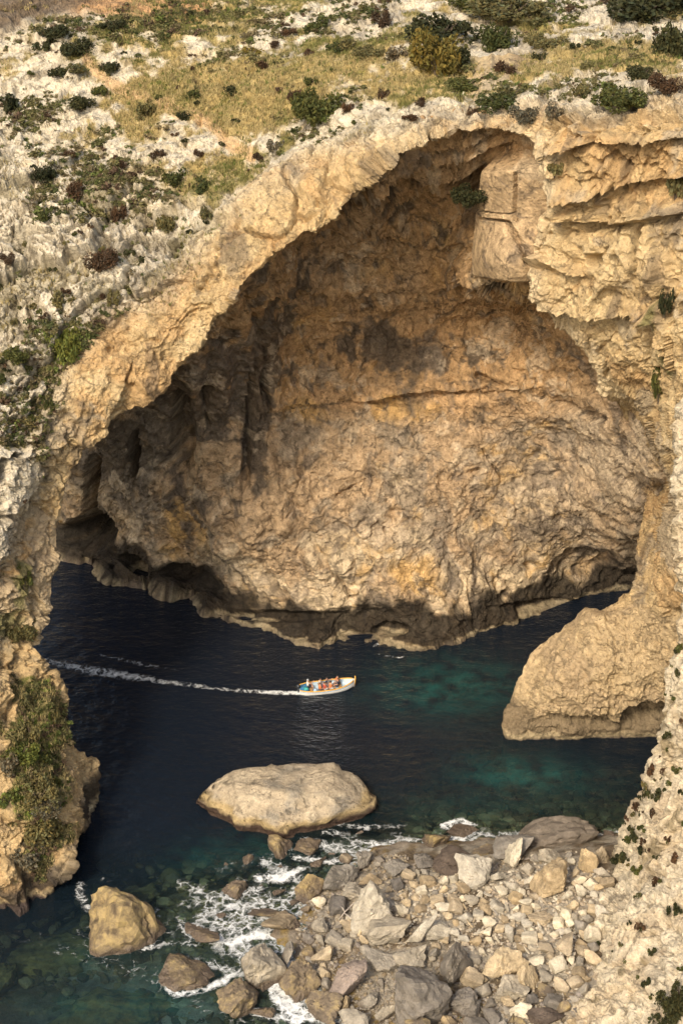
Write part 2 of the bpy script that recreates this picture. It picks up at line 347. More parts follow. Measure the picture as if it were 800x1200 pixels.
dark = blobs(px, [(425, 400, 45, 36, 1.0), (320, 390, 34, 50, .9), (500, 420, 34, 26, .8), (215, 470, 75, 80, 1.0), (130, 530, 60, 60, 1.0), (250, 420, 40, 50, .9), (300, 520, 20, 110, .9), (420, 230, 80, 34, .6), (350, 300, 90, 40, .45), (560, 400, 40, 60, .5), (665, 440, 36, 40, .8), (470, 250, 60, 30, .5), (600, 480, 50, 50, .3), (690, 650, 50, 40, .55), (420, 540, 90, 50, .25), (100, 620, 40, 30, .6)])  # patina blotches, plus shade painted on the upper and left wall and recesses
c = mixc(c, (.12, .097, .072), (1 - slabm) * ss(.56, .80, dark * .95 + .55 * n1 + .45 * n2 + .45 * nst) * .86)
groove_tone = ridged(wp, .13, 5, .6, 105, (1, 1, .6)); groove_tone2 = ridged(V, .45, 4, .6, 106)  # stain lines in the carved grooves, also painted to boost weak relief shading
c = mixc(c, (.15, .12, .09), ss(.64, .78, groove_tone + .16 * n2) * (.75 + .2 * left)); c = mixc(c, (.16, .125, .09), ss(.60, .74, groove_tone2 + .1 * n1) * .7)
c = mixc(c, (.62, .50, .34), ss(.30, .44, fbm(wp + 9, .35, 6, .68, 107)) * .5)
c = mixc(c, (.10, .08, .058), ss(.45, .9, nst + .3 * n2) * .6)
z2 = V2[:, 2]; zt = z2 + .35 * fbm(V, .5, 3, seed=83); drip = ss(.30, .62, fbm(wp, .30, 4, .6, 108, (1, 1, .12)) + .25 * n0); c = mixc(c, (.20, .165, .125), drip * .6 * (1 - slabm)); tide_and_shade = ss(.35, .6, zt) * ss(4.6, 3.0, z2 + 1.6 * n1 + 2.2 * nst + .8 * n2 - 2.2 * blobs(px, [(109, 622, 30, 26, 1), (165, 658, 18, 24, 1), (222, 668, 32, 16, 1), (447, 731, 20, 12, 1)])); c = mixc(c, (.022, .019, .015), tide_and_shade * .93); print('tide_and_shade', tide_and_shade.max(), (tide_and_shade > .5).sum())  # tidal algae band; its blobs paint shade into the foot niches
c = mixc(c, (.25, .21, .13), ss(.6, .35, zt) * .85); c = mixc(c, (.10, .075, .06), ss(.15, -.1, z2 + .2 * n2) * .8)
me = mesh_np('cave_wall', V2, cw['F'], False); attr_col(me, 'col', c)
tag(link('cave_wall', me, M_CAVE), 'brown stained back wall and ceiling of the sea cave', kind='structure')
cave = dict(V=V2, px=proj(V2))

# ------------------------------------------------------------------ the arch and the slopes above it
LIP = [(-200, 1090), (-120, 1076), (-40, 1064), (0, 1059), (30, 1057), (50, 1050), (62, 1034), (80, 1026), (88, 1000), (90, 972), (98, 962), (112, 945), (114, 910), (108, 890), (92, 878), (84, 862), (74, 840), (68, 815), (58, 808), (50, 790), (40, 775),
       (48, 740), (60, 690), (70, 650), (76, 620), (86, 570), (104, 520), (128, 500), (166, 470), (196, 445), (238, 404), (262, 360), (278, 330), (305, 308), (345, 275), (380, 262), (400, 242), (420, 220), (436, 198), (462, 174), (500, 158), (545, 151), (590, 151), (624, 158), (642, 178), (649, 205), (646, 250), (639, 285),
       (622, 316), (628, 346), (652, 384), (676, 404), (700, 436), (704, 455), (722, 470), (748, 508), (764, 556), (752, 610), (744, 650), (745, 694), (724, 712), (703, 718), (686, 719), (664, 736), (645, 748), (622, 765), (611, 790), (600, 812), (591, 834), (588, 850), (595, 863), (616, 869), (645, 871), (690, 866), (720, 860), (770, 864), (820, 866), (900, 868), (970, 870)]
front_poly = LIP + [(970, -60), (-200, -60)]
fd = [(-100, 1073, 'w'), (0, 1060, 'w'), (50, 1050, 'w'), (86, 1010, 134.5), (112, 945, 'w'), (114, 905, 147.5), (92, 880, 146), (60, 1000, 135.5), (20, 1000, 134.5), (40, 920, 138.5), (0, 900, 138), (70, 930, 139), (20, 830, 143), (70, 830, 146.5), (0, 770, 145), (50, 790, 148), (-100, 900, 133), (-100, 760, 140),
      (40, 720, 149), (10, 680, 147), (75, 620, 151.5), (40, 600, 150), (0, 600, 147), (90, 560, 153), (0, 500, 150), (60, 500, 152.5), (130, 500, 155), (170, 465, 156.5), (100, 420, 156), (20, 400, 156.5), (238, 404, 157.5), (170, 350, 159), (80, 320, 162), (0, 300, 163.5),
      (290, 320, 158.5), (250, 270, 162), (150, 230, 169), (60, 200, 173), (0, 200, 174), (345, 275, 159), (400, 240, 159.5), (330, 215, 164), (250, 160, 175), (150, 120, 182), (60, 100, 185), (0, 90, 187), (-100, 200, 172), (-100, 400, 155), (-100, 600, 145), (-100, 60, 190),
      (436, 198, 160.3), (400, 175, 165), (400, 120, 170), (330, 70, 183), (250, 60, 188), (150, 50, 190), (60, 40, 192), (60, 0, 200), (200, 0, 202), (350, 0, 199), (-100, -50, 211), (200, -50, 213), (450, -50, 210), (650, -50, 207), (880, -50, 204),
      (500, 158, 160.3), (470, 152, 161.5), (560, 145, 159.8), (600, 146, 159.3), (500, 120, 164.5), (480, 60, 179), (570, 100, 168), (500, 0, 193), (600, 40, 182), (620, 0, 190), (700, 60, 173), (720, 0, 187), (800, 60, 172), (800, 0, 184), (880, 60, 170),
      (646, 230, 158.5), (636, 300, 159), (664, 200, 155.5), (640, 140, 157.5), (700, 125, 155.5), (790, 112, 154), (880, 105, 152), (640, 330, 157), (655, 380, 159), (700, 300, 153.5), (690, 210, 154.5), (770, 200, 151), (780, 300, 149), (880, 250, 145), (700, 420, 158.5), (720, 390, 155.5), (704, 458, 162),
      (760, 400, 151.5), (790, 470, 149), (748, 508, 169), (770, 520, 156), (764, 556, 169.5), (790, 560, 154), (780, 620, 156), (752, 620, 169), (746, 680, 163.5), (790, 700, 154), (880, 500, 145), (880, 700, 149), (760, 760, 156.5), (730, 740, 158.5), (686, 722, 161.5), (645, 750, 163), (622, 767, 162.8), (611, 790, 161.5), (594, 832, 160), (590, 854, 158.2), (640, 869, 'w'), (690, 866, 'w'), (770, 864, 'w'), (880, 868, 'w'), (660, 800, 156.4), (700, 830, 155.8), (640, 845, 156.6), (720, 780, 156), (680, 760, 158.2), (635, 800, 157.8), (770, 810, 155.8), (880, 800, 152)]
front_depth = ctl(fd)
fr = shell(front_poly, front_depth, 1.55, 5, jag=3.2)
V, px, N = fr['V'], fr['px'], fr['N']
lipd = dist_to(LIP, px)
RIM = [(-60, 760), (-20, 700), (20, 600), (60, 500), (100, 430), (150, 372), (210, 318), (270, 262), (320, 222), (380, 190), (430, 165), (480, 150), (560, 140), (620, 136), (700, 126), (800, 108), (900, 96)]
face_poly = [(-220, 1120), (-220, 860), (-120, 790)] + RIM + [(1000, 92), (1000, 1000)]
sgn = np.where(inside(face_poly, px), 1.0, -1.0); rimd = sgn * dist_to(RIM, px)
q = V / 18.0
rw = 22 * fbm(V, .09, 4, .55, 201)
face = ss(-20, 24, rimd + rw * 1.3)
top = ss(0, -26, rimd) * ss(330, 200, px[:, 1] + (px[:, 0] < 260) * (260 - px[:, 0]) * .45 + rw)     # plateau
PLAT = [(60, 60), (110, 30), (250, 40), (350, 60), (350, 130), (300, 160), (290, 178), (230, 160), (180, 110), (110, 70)]
wp = V + 2.2 * np.stack([fbm(V, .13, 5, .6, seed=s) for s in (210, 211, 212)], 1)
slope = (1 - face)
def terr(z, stp, sharp=.25): 
    s_ = (z / stp) % 1.0; return ss(0, sharp, s_) - s_
d = 1.1 * (1 - .7 * top * slope) * fbm(wp, .08, 4, .5, 221)
# karst blocks of the slope, stretched down the fall line
A = np.array([[.80, .25, .55], [-.35, 1, 0], [-.6, 0, .8]]).T
wq = wp @ A
f1, f2, idb = worley(wq, .25, 231, (.55, .8, 1.25)); cr1 = f2 - f1
g1, g2, idg = worley(wq + 7, .85, 235, (.65, .9, 1.2)); cr2 = g2 - g1
amp = slope * (1 - .72 * top)
d += amp * (1.25 * (ss(0, .18, cr1) - 1) + 2.1 * (idb - .5) * ss(0, .2, cr1) + .50 * (ss(0, .10, cr2) - 1) + .62 * (idg - .5) * ss(0, .2, cr2) + .55 * ridged(wq, .28, 4, .5, 241, (.7, 1, 1.2)) + .26 * ridged(V, 1.5, 4, .6, 244) + .1)
pits, _, _ = worley(wp, 1.3, 243); d -= amp * .28 * ss(.32, .1, pits)
d += slope * top * (.25 * fbm(V, .5, 3, .5, 242) + .42 * terr(V[:, 2] * 1.0 + V[:, 1] * .12 + .7 * fbm(V, .14, 3, seed=245), .9, .18) * ss(.0, .3, fbm(V, .12, 3, seed=246) + .1))
# cliff face: joints, strata, blocks
zz = V[:, 2] + .05 * V[:, 0] + 1.1 * fbm(V, .10, 3, seed=251)
crown = face * ss(410, 450, px[:, 0]) * ss(610, 570, px[:, 0]) * ss(148, 158, px[:, 1])
inner_r = blobs(px, [(752, 590, 30, 90, 1.6), (722, 490, 30, 30, .7)]); leftarch = ss(420, 380, px[:, 0]) * ss(800, 760, px[:, 1])
quiet = 1 - np.clip(.45 * inner_r + .15 * leftarch * ss(30, 5, lipd), 0, .95)
right = ss(590, 660, px[:, 0]) * ss(900, 820, px[:, 1]); rtop = right * ss(330, 250, px[:, 1])
butt = ss(700, 725, px[:, 1]) * ss(560, 600, px[:, 0])
stack = ss(760, 800, px[:, 1]) * ss(150, 130, px[:, 0])
d += face * quiet * (1 - butt) * (.75 * ridged(wp, .20, 4, .5, 261) + .25 * fbm(V, .9, 4, .6, 262))
d += face * quiet * (1 - .6 * butt) * .30 * terr(zz, 1.5) * (.3 + rtop) * (1 - .85 * leftarch) 
f1, f2, idf = worley(wp, .15, 271, (1, .8, .75)); d += face * quiet * (1 - .45 * butt) * (.6 * (ss(0, .08, f2 - f1) - 1) + 2.0 * (idf - .5) * ss(0, .12, f2 - f1))
g1, g2, idh = worley(wp + 5, .5, 275, (1, .8, .8)); bk = ss(-.2, .4, fbm(V, .09, 3, seed=276)); d += face * quiet * (1 - .55 * butt) * bk * (.2 * (ss(0, .12, g2 - g1) - 1) + .7 * (idh - .5) * ss(0, .12, g2 - g1))
d += face * (.20 * ridged(V, .9, 4, .6, 263) + .12 * ridged(V, 2.0, 2, .6, 264))
h1, _, _ = worley(wp, .62, 277); d -= face * (rtop * .9 + right * .1) * .9 * ss(.36, .12, h1)
d += butt * (.5 * ridged(wp, .28, 5, .6, 281) + .22 * fbm(V, 1.2, 4, .6, 282))
pil = ss(480, 560, px[:, 1]) * ss(900, 800, px[:, 1]) * ss(160, 120, px[:, 0])
f1, f2, idp = worley(wp, .34, 278, (1, .8, .6)); d += face * pil * (.9 * (idp - .5) * ss(0, .12, f2 - f1) + .4 * (ss(0, .1, f2 - f1) - 1) + .4 * ridged(wp, .35, 4, .6, 279, (1, 1, .6)))
d += stack * face * (.6 * ridged(wp, .35, 4, .55, 283, (1, 1, .5)))
# layered ledges over the crown of the arch
d += 0 * crown * terr(zz + .4 * fbm(V, .3, 2, seed=291), 1.45, .14)
# the smooth slabs left of the pillar stay smooth
slab = 0 * ss(545, 556, px[:, 0]) * ss(640, 632, px[:, 0]) * ss(190, 200, px[:, 1]) * ss(312, 300, px[:, 1])
dent = [(697, 305, 9, 8, 2.2), (650, 362, 44, 3, 1.2), (735, 372, 30, 4, 1.4), (748, 280, 5, 16, 1.6), (775, 835, 44, 14, 4.0), (60, 790, 6, 20, 1.5), (22, 800, 6, 40, 1.4), (690, 848, 60, 7, .8)]
d = d * (1 - .88 * slab)
for (x, y, rx, ry, dep) in dent:
    e = np.sqrt(((px[:, 0] - x) / rx) ** 2 + ((px[:, 1] - y) / ry) ** 2) + .35 * fbm(V, .3, 4, .55, 301)
    d -= dep * ss(1.2, .6, e)
for (ln, wd, dep) in (([(655, 365), (700, 360), (750, 366)], 3.5, 1.8), ([(726, 250), (726, 300)], 3, 1.5), ([(745, 255), (752, 330), (770, 400)], 4, 1.8), ([(715, 380), (712, 440)], 3.5, 1.4), ([(715, 400), (716, 430)], 3, .3)):
    dl = dist_to(ln, px, near=8) + 5.0 * fbm(V, .22, 5, .62, 303) + 1.0; d -= .75 * dep * ss(wd, wd * .2, dl) * face * ss(-.5, .1, fbm(V, .15, 3, seed=304) + .1)
for (ln, h, dep) in (([(640, 150), (700, 142), (800, 126)], 9, .8), ([(648, 175), (700, 168), (800, 160)], 12, 1.6), ([(650, 212), (700, 218), (800, 206)], 14, 1.5), ([(660, 248), (720, 262), (800, 250)], 16, 1.5), ([(640, 362), (700, 362), (780, 372)], 16, 1.3), ([(590, 312), (640, 312), (690, 322)], 12, 1.2)):
    d += overhang(ln, h, dep, px, V, face, 305)
near_b = butt * ss(14, 2, lipd)
d = d * (1 - .6 * near_b) * (1 - .7 * np.clip(fr['row'] / 3, 0, 1))
d *= ss(-6, 3, V[:, 2] + 3)
V2 = V + N * d[:, None]
# colours
z = V[:, 2]
n0 = fbm(V, .05, 4, .55, 311); n1 = fbm(wp, .18, 5, .6, 312); n2 = fbm(V, .6, 4, .6, 313); nst = fbm(V, .3, 4, .6, 314, (1, 1, .25))
c = np.tile(np.array([.58, .515, .385]), (len(V), 1))
c = mixc(c, (.36, .315, .235), ss(.10, .32, n1 + .4 * n2) * .7)
c = mixc(c, (.57, .50, .365), ss(.1, .5, -n1 + .5 * n2) * .6)
pit = ss(.34, .20, pits) * ss(-.2, .3, fbm(V, .2, 3, seed=318)); c = mixc(c, (.16, .13, .085), pit * slope * .7); c = mixc(c, (.20, .17, .12), slope * ss(.28, .5, n2 + .5 * nst) * .7)
soil = ss(.12, .03, cr1) * .45 + ss(.05, .35, fbm(wq, .22, 4, .6, 315, (.6, .8, 1)) - .10) * .75
c = mixc(c, (.17, .145, .07), soil * slope * (1 - top) * ss(900, 500, px[:, 1] + 400 * (px[:, 0] > 400)) * .6)
gm = top * ss(-.15, .35, fbm(wp, .10, 5, .6, 316) + .5 * n2 + blobs(px, [(220, 95, 110, 40, .75), (300, 140, 50, 30, .5), (760, 75, 80, 20, .5), (640, 95, 70, 25, .25), (450, 60, 50, 30, .35), (260, 30, 130, 26, .6), (100, 60, 60, 30, .4), (620, 30, 80, 16, .4)]) - blobs(px, [(450, 150, 150, 22, .9), (720, 130, 90, 14, .5), (430, 110, 60, 20, .35), (680, 5, 50, 18, .8), (760, 42, 60, 6, .5)]) - .18)
c = mixc(c, (.34, .255, .095), gm * .92)
c = mixc(c, (.17, .16, .05), gm * ss(.0, .4, n1 + .5 * n2) * .7)
PATH = [(95, 62), (110, 80), (130, 98), (160, 112), (185, 118), (205, 130), (232, 140), (252, 152), (268, 168), (292, 180)]
pd = dist_to(PATH, px); c = mixc(c, (.52, .36, .19), ss(9, 3, pd + 5 * n2) * ss(140, 150, px[:, 0] * 0 + 150) * .95)
far = ss(26, 14, px[:, 1] + 6 * n1) * ss(60, 100, px[:, 0]) * ss(260, 230, px[:, 0]); c = mixc(c, (.42, .26, .13), far)
c = mixc(c, (.12, .085, .055), ss(50, 30, px[:, 1] + .35 * px[:, 0] + 6 * n1) * .9)
# the face round the opening: tan and orange, paler towards the rim
fc = np.tile(np.array([.48, .35, .18]), (len(V), 1))
fc = mixc(fc, (.46, .30, .14), ss(.0, .55, n1 + .35 * n2 + blobs(px, [(120, 470, 40, 60, .5), (200, 390, 40, 50, .3), (250, 300, 60, 40, .1), (60, 560, 30, 60, .35), (620, 230, 30, 40, .3)])) * .75)
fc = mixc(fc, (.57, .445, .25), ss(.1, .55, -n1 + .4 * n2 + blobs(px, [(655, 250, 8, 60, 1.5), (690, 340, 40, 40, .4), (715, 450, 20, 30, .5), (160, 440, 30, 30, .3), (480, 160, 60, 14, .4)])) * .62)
fc = mixc(fc, (.38, .315, .215), ss(.2, .45, fbm(wp, .14, 5, .62, 319) + .3 * n2) * .7 * (1 - .6 * butt))
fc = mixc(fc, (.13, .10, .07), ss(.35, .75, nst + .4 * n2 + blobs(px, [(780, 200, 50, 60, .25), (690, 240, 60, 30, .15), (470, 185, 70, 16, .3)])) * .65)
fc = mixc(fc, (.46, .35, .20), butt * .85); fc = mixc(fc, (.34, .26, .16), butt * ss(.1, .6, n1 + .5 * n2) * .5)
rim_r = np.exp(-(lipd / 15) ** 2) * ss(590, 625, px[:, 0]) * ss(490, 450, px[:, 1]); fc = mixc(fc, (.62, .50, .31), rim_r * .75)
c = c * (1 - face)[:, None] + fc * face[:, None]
veg = stack * ss(.05, .35, blobs(px, [(40, 920, 34, 70, .75), (20, 880, 30, 40, .5), (62, 850, 14, 30, .6), (30, 810, 20, 22, .5), (42, 1000, 18, 20, .5)]) + .35 * n1 + .25 * n2 - .2)
c = mixc(c, (.17, .155, .065), veg * .9); c = mixc(c, (.14, .19, .03), veg * ss(.1, .4, fbm(V, .35, 4, .6, 317) + blobs(px, [(35, 875, 25, 14, .5), (20, 935, 20, 12, .5)]) - .1) * .9)
lv = ss(.25, .5, blobs(px, [(28, 680, 10, 26, .9), (20, 730, 24, 20, .6), (776, 360, 8, 30, .6), (775, 430, 10, 40, .5)]) + .3 * n2); c = mixc(c, (.15, .14, .055), lv * .85)
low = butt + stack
c = mixc(c, (.045, .037, .03), low * ss(.5, .9, V2[:, 2] + .4 * n2) * ss(3.8, 2.4, V2[:, 2] + 1.4 * n1 + .8 * n2) * np.where(stack > .5, .9, .6)); c = mixc(c, (.33, .27, .16), low * ss(.9, .5, V2[:, 2] + .3 * n2) * .8); c = mixc(c, (.08, .06, .05), low * ss(.3, .0, z))  # dark tidal base; on the left foot it paints the shade of an undercut
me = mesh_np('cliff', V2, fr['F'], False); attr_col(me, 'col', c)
tag(link('cliff', me, M_CLIFF), 'pale limestone cliff with the great natural arch and its grassy top', kind='structure')
front = dict(V=V2, px=proj(V2), nf=fr['nf'], N=N, gm=gm, veg=veg, slope=slope * (1 - top), top=top, soil=soil, basepx=px, cr=cr1)

# ------------------------------------------------------------------ white cliff in the right foreground
HEAD = [(830, 440), (803, 470), (795, 500), (791, 560), (795, 640), (801, 700), (794, 752), (784, 800), (776, 848), (764, 888), (752, 922), (740, 955), (722, 985), (712, 1004), (706, 1030), (694, 1060), (682, 1100), (672, 1130), (660, 1165), (652, 1200), (644, 1240), (630, 1300)]
head_poly = HEAD + [(1040, 1300), (1040, 420)]
hd = [(803, 470, 141), (791, 560, 138.5), (797, 640, 136.5), (794, 752, 134.5), (776, 848, 133.5), (764, 888, 133.8), (740, 955, 134.8), (716, 995, 135.2), (706, 1030, WY(706, 1030, .6)), (682, 1100, WY(682, 1100, .8)), (652, 1200, WY(652, 1200, .6)), (630, 1300, WY(630, 1300, .6)),
      (960, 440, 135), (960, 700, 127), (960, 1000, 114), (960, 1300, 99), (800, 1200, 110.2), (720, 1200, 113.6), (800, 1000, 125.5), (750, 1100, 119.7), (760, 960, 130.5), (860, 600, 134), (860, 850, 125.5), (800, 900, 130), (840, 1100, 116), (720, 1060, 125.5)]
head_depth = ctl(hd)
hs = shell(head_poly, head_depth, 1.9, 9, jag=3.0, curl=(.3, 1, 2.5, 6, 12), bulge=(.1, .0, -.8, -2.5, -6))
V, px, N = hs['V'], hs['px'], hs['N']
wp = V + 1.0 * np.stack([fbm(V, .2, 3, seed=s) for s in (410, 411, 412)], 1)
d = .7 * fbm(wp, .12, 4, .5, 421) + .16 * ridged(V, 1.1, 4, .6, 424) + .50 * ridged(wp, .3, 5, .55, 422, (1, 1, .55)) + .14 * fbm(V, 1.4, 4, .6, 423)
f1, f2, idd = worley(wp, .45, 431, (1, .8, .6)); d += .35 * (ss(0, .2, f2 - f1) - 1) + .4 * (idd - .5)
f1, f2, idd2 = worley(wp, 1.25, 433, (1, .8, .7)); d += .12 * (ss(0, .25, f2 - f1) - 1) + .12 * (idd2 - .5)
h1, _, _ = worley(wp, 1.0, 435); d -= .35 * ss(.34, .12, h1)
V2 = V + N * d[:, None]
n1 = fbm(wp, .25, 5, .6, 441); n2 = fbm(V, .9, 4, .6, 442); nst = fbm(V, .4, 4, .6, 443, (1, 1, .25))
c = np.tile(np.array([.55, .475, .34]), (len(V), 1)); c = mixc(c, (.50, .40, .26), ss(.0, .5, n1) * .7); c = mixc(c, (.34, .26, .17), ss(.3, .7, nst + .5 * n2) * .6)
c = mixc(c, (.20, .16, .09), ss(.38, .6, n2 * .7 + n1 * .5 + blobs(px, [(735, 975, 22, 30, .3), (770, 880, 18, 60, .25)])) * .8)
c = mixc(c, (.10, .075, .06), ss(1.2, .4, V[:, 2] + .4 * n2) * .5)
me = mesh_np('headland', V2, hs['F'], False); attr_col(me, 'col', c)
tag(link('headland', me, M_CLIFF), 'cream white cliff with dark tufts in the near right corner', kind='structure')
head = dict(V=V2, px=proj(V2), nf=hs['nf'])
# ------------------------------------------------------------------ sea bed and beach
def pz2(x, y): return PZ(x, y)[:2]
bed = [(100, 700, -14), (300, 760, -14), (620, 770, -10), (530, 800, -5.0), (550, 830, -5.5), (480, 810, -8), (600, 905, -4.2), (650, 905, -4.6), (680, 935, -3.0), (720, 950, -2.2), (560, 940, -4.0), (450, 860, -10), (500, 900, -7), (150, 950, -10), (150, 880, -12), (310, 1000, -2.6), (200, 1000, -5), (240, 1010, -3.4), (60, 1085, -3.0), (20, 1150, -2.0), (120, 1150, -2.2), (60, 1195, -2.6), (200, 1190, -2.0), (240, 1060, -.4), (215, 1105, -.6), (300, 1060, -.22), (265, 1090, -.3), (225, 1035, -.6), (300, 1030, -.6), (400, 985, -.35),
       (320, 1040, -.45), (345, 1150, -.35), (290, 1130, -.5), (330, 1190, -.35), (400, 1005, -.35), (470, 980, -.5), (440, 970, -1.2), (560, 965, -.8), (640, 950, -1.8), (700, 965, -1.2), (430, 1050, .7), (500, 1030, .9), (600, 1020, 1.3), (690, 1000, 1.4), (560, 1100, 1.8), (640, 1100, 2.2), (660, 1180, 1.8), (500, 1140, .9), (610, 1165, .8), (560, 1190, .0), (450, 1180, .5), (400, 1120, .6), (375, 1180, -.1), (365, 1080, .2), (420, 1200, .1),
       (-100, 1250, -4), (200, 1300, -2), (400, 1320, .3), (600, 1320, 1.0), (800, 1300, 2), (900, 1050, 2.4), (800, 1000, 2), (-150, 900, -10), (-100, 1060, -6), (700, 830, -8), (330, 940, -5), (400, 940, -4)]
bedf = TPS([tuple(pz2(a, b) / 40 * 400) for a, b, _ in bed], [c for *_, c in bed], lam=.002)
def bed_z(xy):
    xy = np.atleast_2d(np.asarray(xy, float)); z = bedf(xy / 40 * 400)
    p3 = np.c_[xy, np.zeros(len(xy))]
    return np.clip(z, -14, 3.5) + np.where(z > -4, .35, .8) * fbm(p3, .22, 4, .5, 501) + .12 * fbm(p3, .9, 3, .5, 502)
def lines(a, b, st, out): return np.r_[[a - k for k in out[::-1]], np.arange(a, b, st), [b + k for k in out]]
gx = lines(-48, 48, .34, [3, 10, 40, 120, 400, 1200, 3000]); gy = lines(100, 205, .34, [3, 10, 40, 90])
X, Y_ = np.meshgrid(gx, gy); xy = np.c_[X.ravel(), Y_.ravel()]
ni, nj = len(gy), len(gx); ii = np.arange(ni * nj).reshape(ni, nj)
GF = np.stack([ii[:-1, :-1].ravel(), ii[:-1, 1:].ravel(), ii[1:, 1:].ravel(), ii[1:, :-1].ravel()], 1)
inner = ((np.abs(xy[:, 0]) < 49) & (xy[:, 1] > 99) & (xy[:, 1] < 206))
bz = np.where(inner, bed_z(xy), -14.0)
cb = np.tile(np.array([.31, .275, .215]), (len(xy), 1)); p3 = np.c_[xy, bz]
nb1 = fbm(p3, .35, 5, .6, 511); nb2 = fbm(p3, 1.4, 3, .6, 512)
cb = mixc(cb, (.15, .115, .075), ss(.0, .5, nb1 + .4 * nb2)); cb = mixc(cb, (.17, .12, .075), ss(.5, -.2, bz) * ss(-6, -2, bz) * .75); cb = mixc(cb, (.34, .24, .07), ss(.6, -.1, bz) * ss(-1, -.3, bz) * ss(.1, .5, nb2 + .3 * nb1) * .8)
pxg = proj(np.c_[xy, np.zeros(len(xy))])
sand = blobs(pxg, [(525, 806, 80, 30, 1.0), (600, 905, 60, 20, 1.0), (560, 950, 120, 20, .4), (310, 1000, 50, 24, .5), (200, 1165, 60, 40, .75), (240, 1010, 40, 20, .5), (110, 1120, 40, 20, .5), (90, 1180, 60, 20, .5), (660, 915, 60, 20, .35)])
cb = mixc(cb, (.62, .60, .48), sand * ss(-.3, .3, nb1 + .3 * nb2 + .1))
me = mesh_np('beach', np.c_[xy, bz], GF); attr_col(me, 'col', cb)
M_BED = cliff_material('shore_gravel', .6, 1.3, .6, 1.5)
tag(link('beach', me, M_BED), 'gravel of the beach running down under the shallow water', kind='structure')

_gx0, _gy0 = -48.0, 100.0; BZ = bz.reshape(ni, nj); _ix = int(np.searchsorted(gx, -48.0 - 1e-6)); _iy = int(np.searchsorted(gy, 100.0 - 1e-6))
def bed1(x, y):                                       # the same height, looked up on the grid
    u = min(max((x + 48.0) / .34, 0), 280.0); v = min(max((y - 100.0) / .34, 0), 306.0); i, j = int(u), int(v); fu, fv = u - i, v - j; i += _ix; j += _iy
    return (BZ[j, i] * (1 - fu) + BZ[j, i + 1] * fu) * (1 - fv) + (BZ[j + 1, i] * (1 - fu) + BZ[j + 1, i + 1] * fu) * fv
def in_poly(poly, x, y):
    r = False; n = len(poly)
    for k in range(n):
        (x0, y0), (x1, y1) = poly[k], poly[(k + 1) % n]
        if (y0 > y) != (y1 > y) and x < (x1 - x0) * (y - y0) / (y1 - y0) + x0: r = not r
    return r
# ------------------------------------------------------------------ rocks
def ico(sub):
    bm = bmesh.new(); bmesh.ops.create_icosphere(bm, subdivisions=sub, radius=1.0)
    V = np.array([v.co[:] for v in bm.verts]); F = np.array([[v.index for v in f.verts] for f in bm.faces]); bm.free(); return V, F
ICO = {k: ico(k) for k in (1, 2, 3, 4, 5)}
def rock_mesh(name, seed, sub=3, planes=13, rough=.07, soft=22.0, box=0.0):
    D, F = ICO[sub]; rg = np.random.RandomState(seed)
    n = rg.normal(size=(planes, 3)); n /= np.linalg.norm(n, axis=1)[:, None]; dd = rg.uniform(.55, 1.0, planes)
    if box:
        Q = np.array(Matrix.Rotation(rg.uniform(-.35, .35), 3, rg.normal(size=3)))
        n = np.vstack([n, Q, -Q]); dd = np.r_[dd + box * .25, rg.uniform(.62, .8, 6)]
    dots = D @ n.T; inv = np.maximum(dots / dd, 0.05)
    r = 1.0 / (np.sum(inv ** soft, 1) ** (1 / soft))
    V = D * r[:, None]
    V += D * (rough * fbm(V + seed * 3.1, 1.7, 4, .6, seed))[:, None]
    if sub >= 3: V += D * (rough * .9 * ridged(V + seed, 2.2, 4, .6, seed + 3))[:, None]
    if sub >= 4:
        f1, f2, idd = worley(V + .25 * np.stack([fbm(V, 2, 3, seed=seed + 5), fbm(V, 2, 3, seed=seed + 6), V[:, 2] * 0], 1), 2.0, seed + 4); V += D * (.13 * (idd - .5) + .06 * (ss(0, .12, f2 - f1) - 1))[:, None]
    V /= np.abs(V).max(0)
    return mesh_np(name, V, F, False)
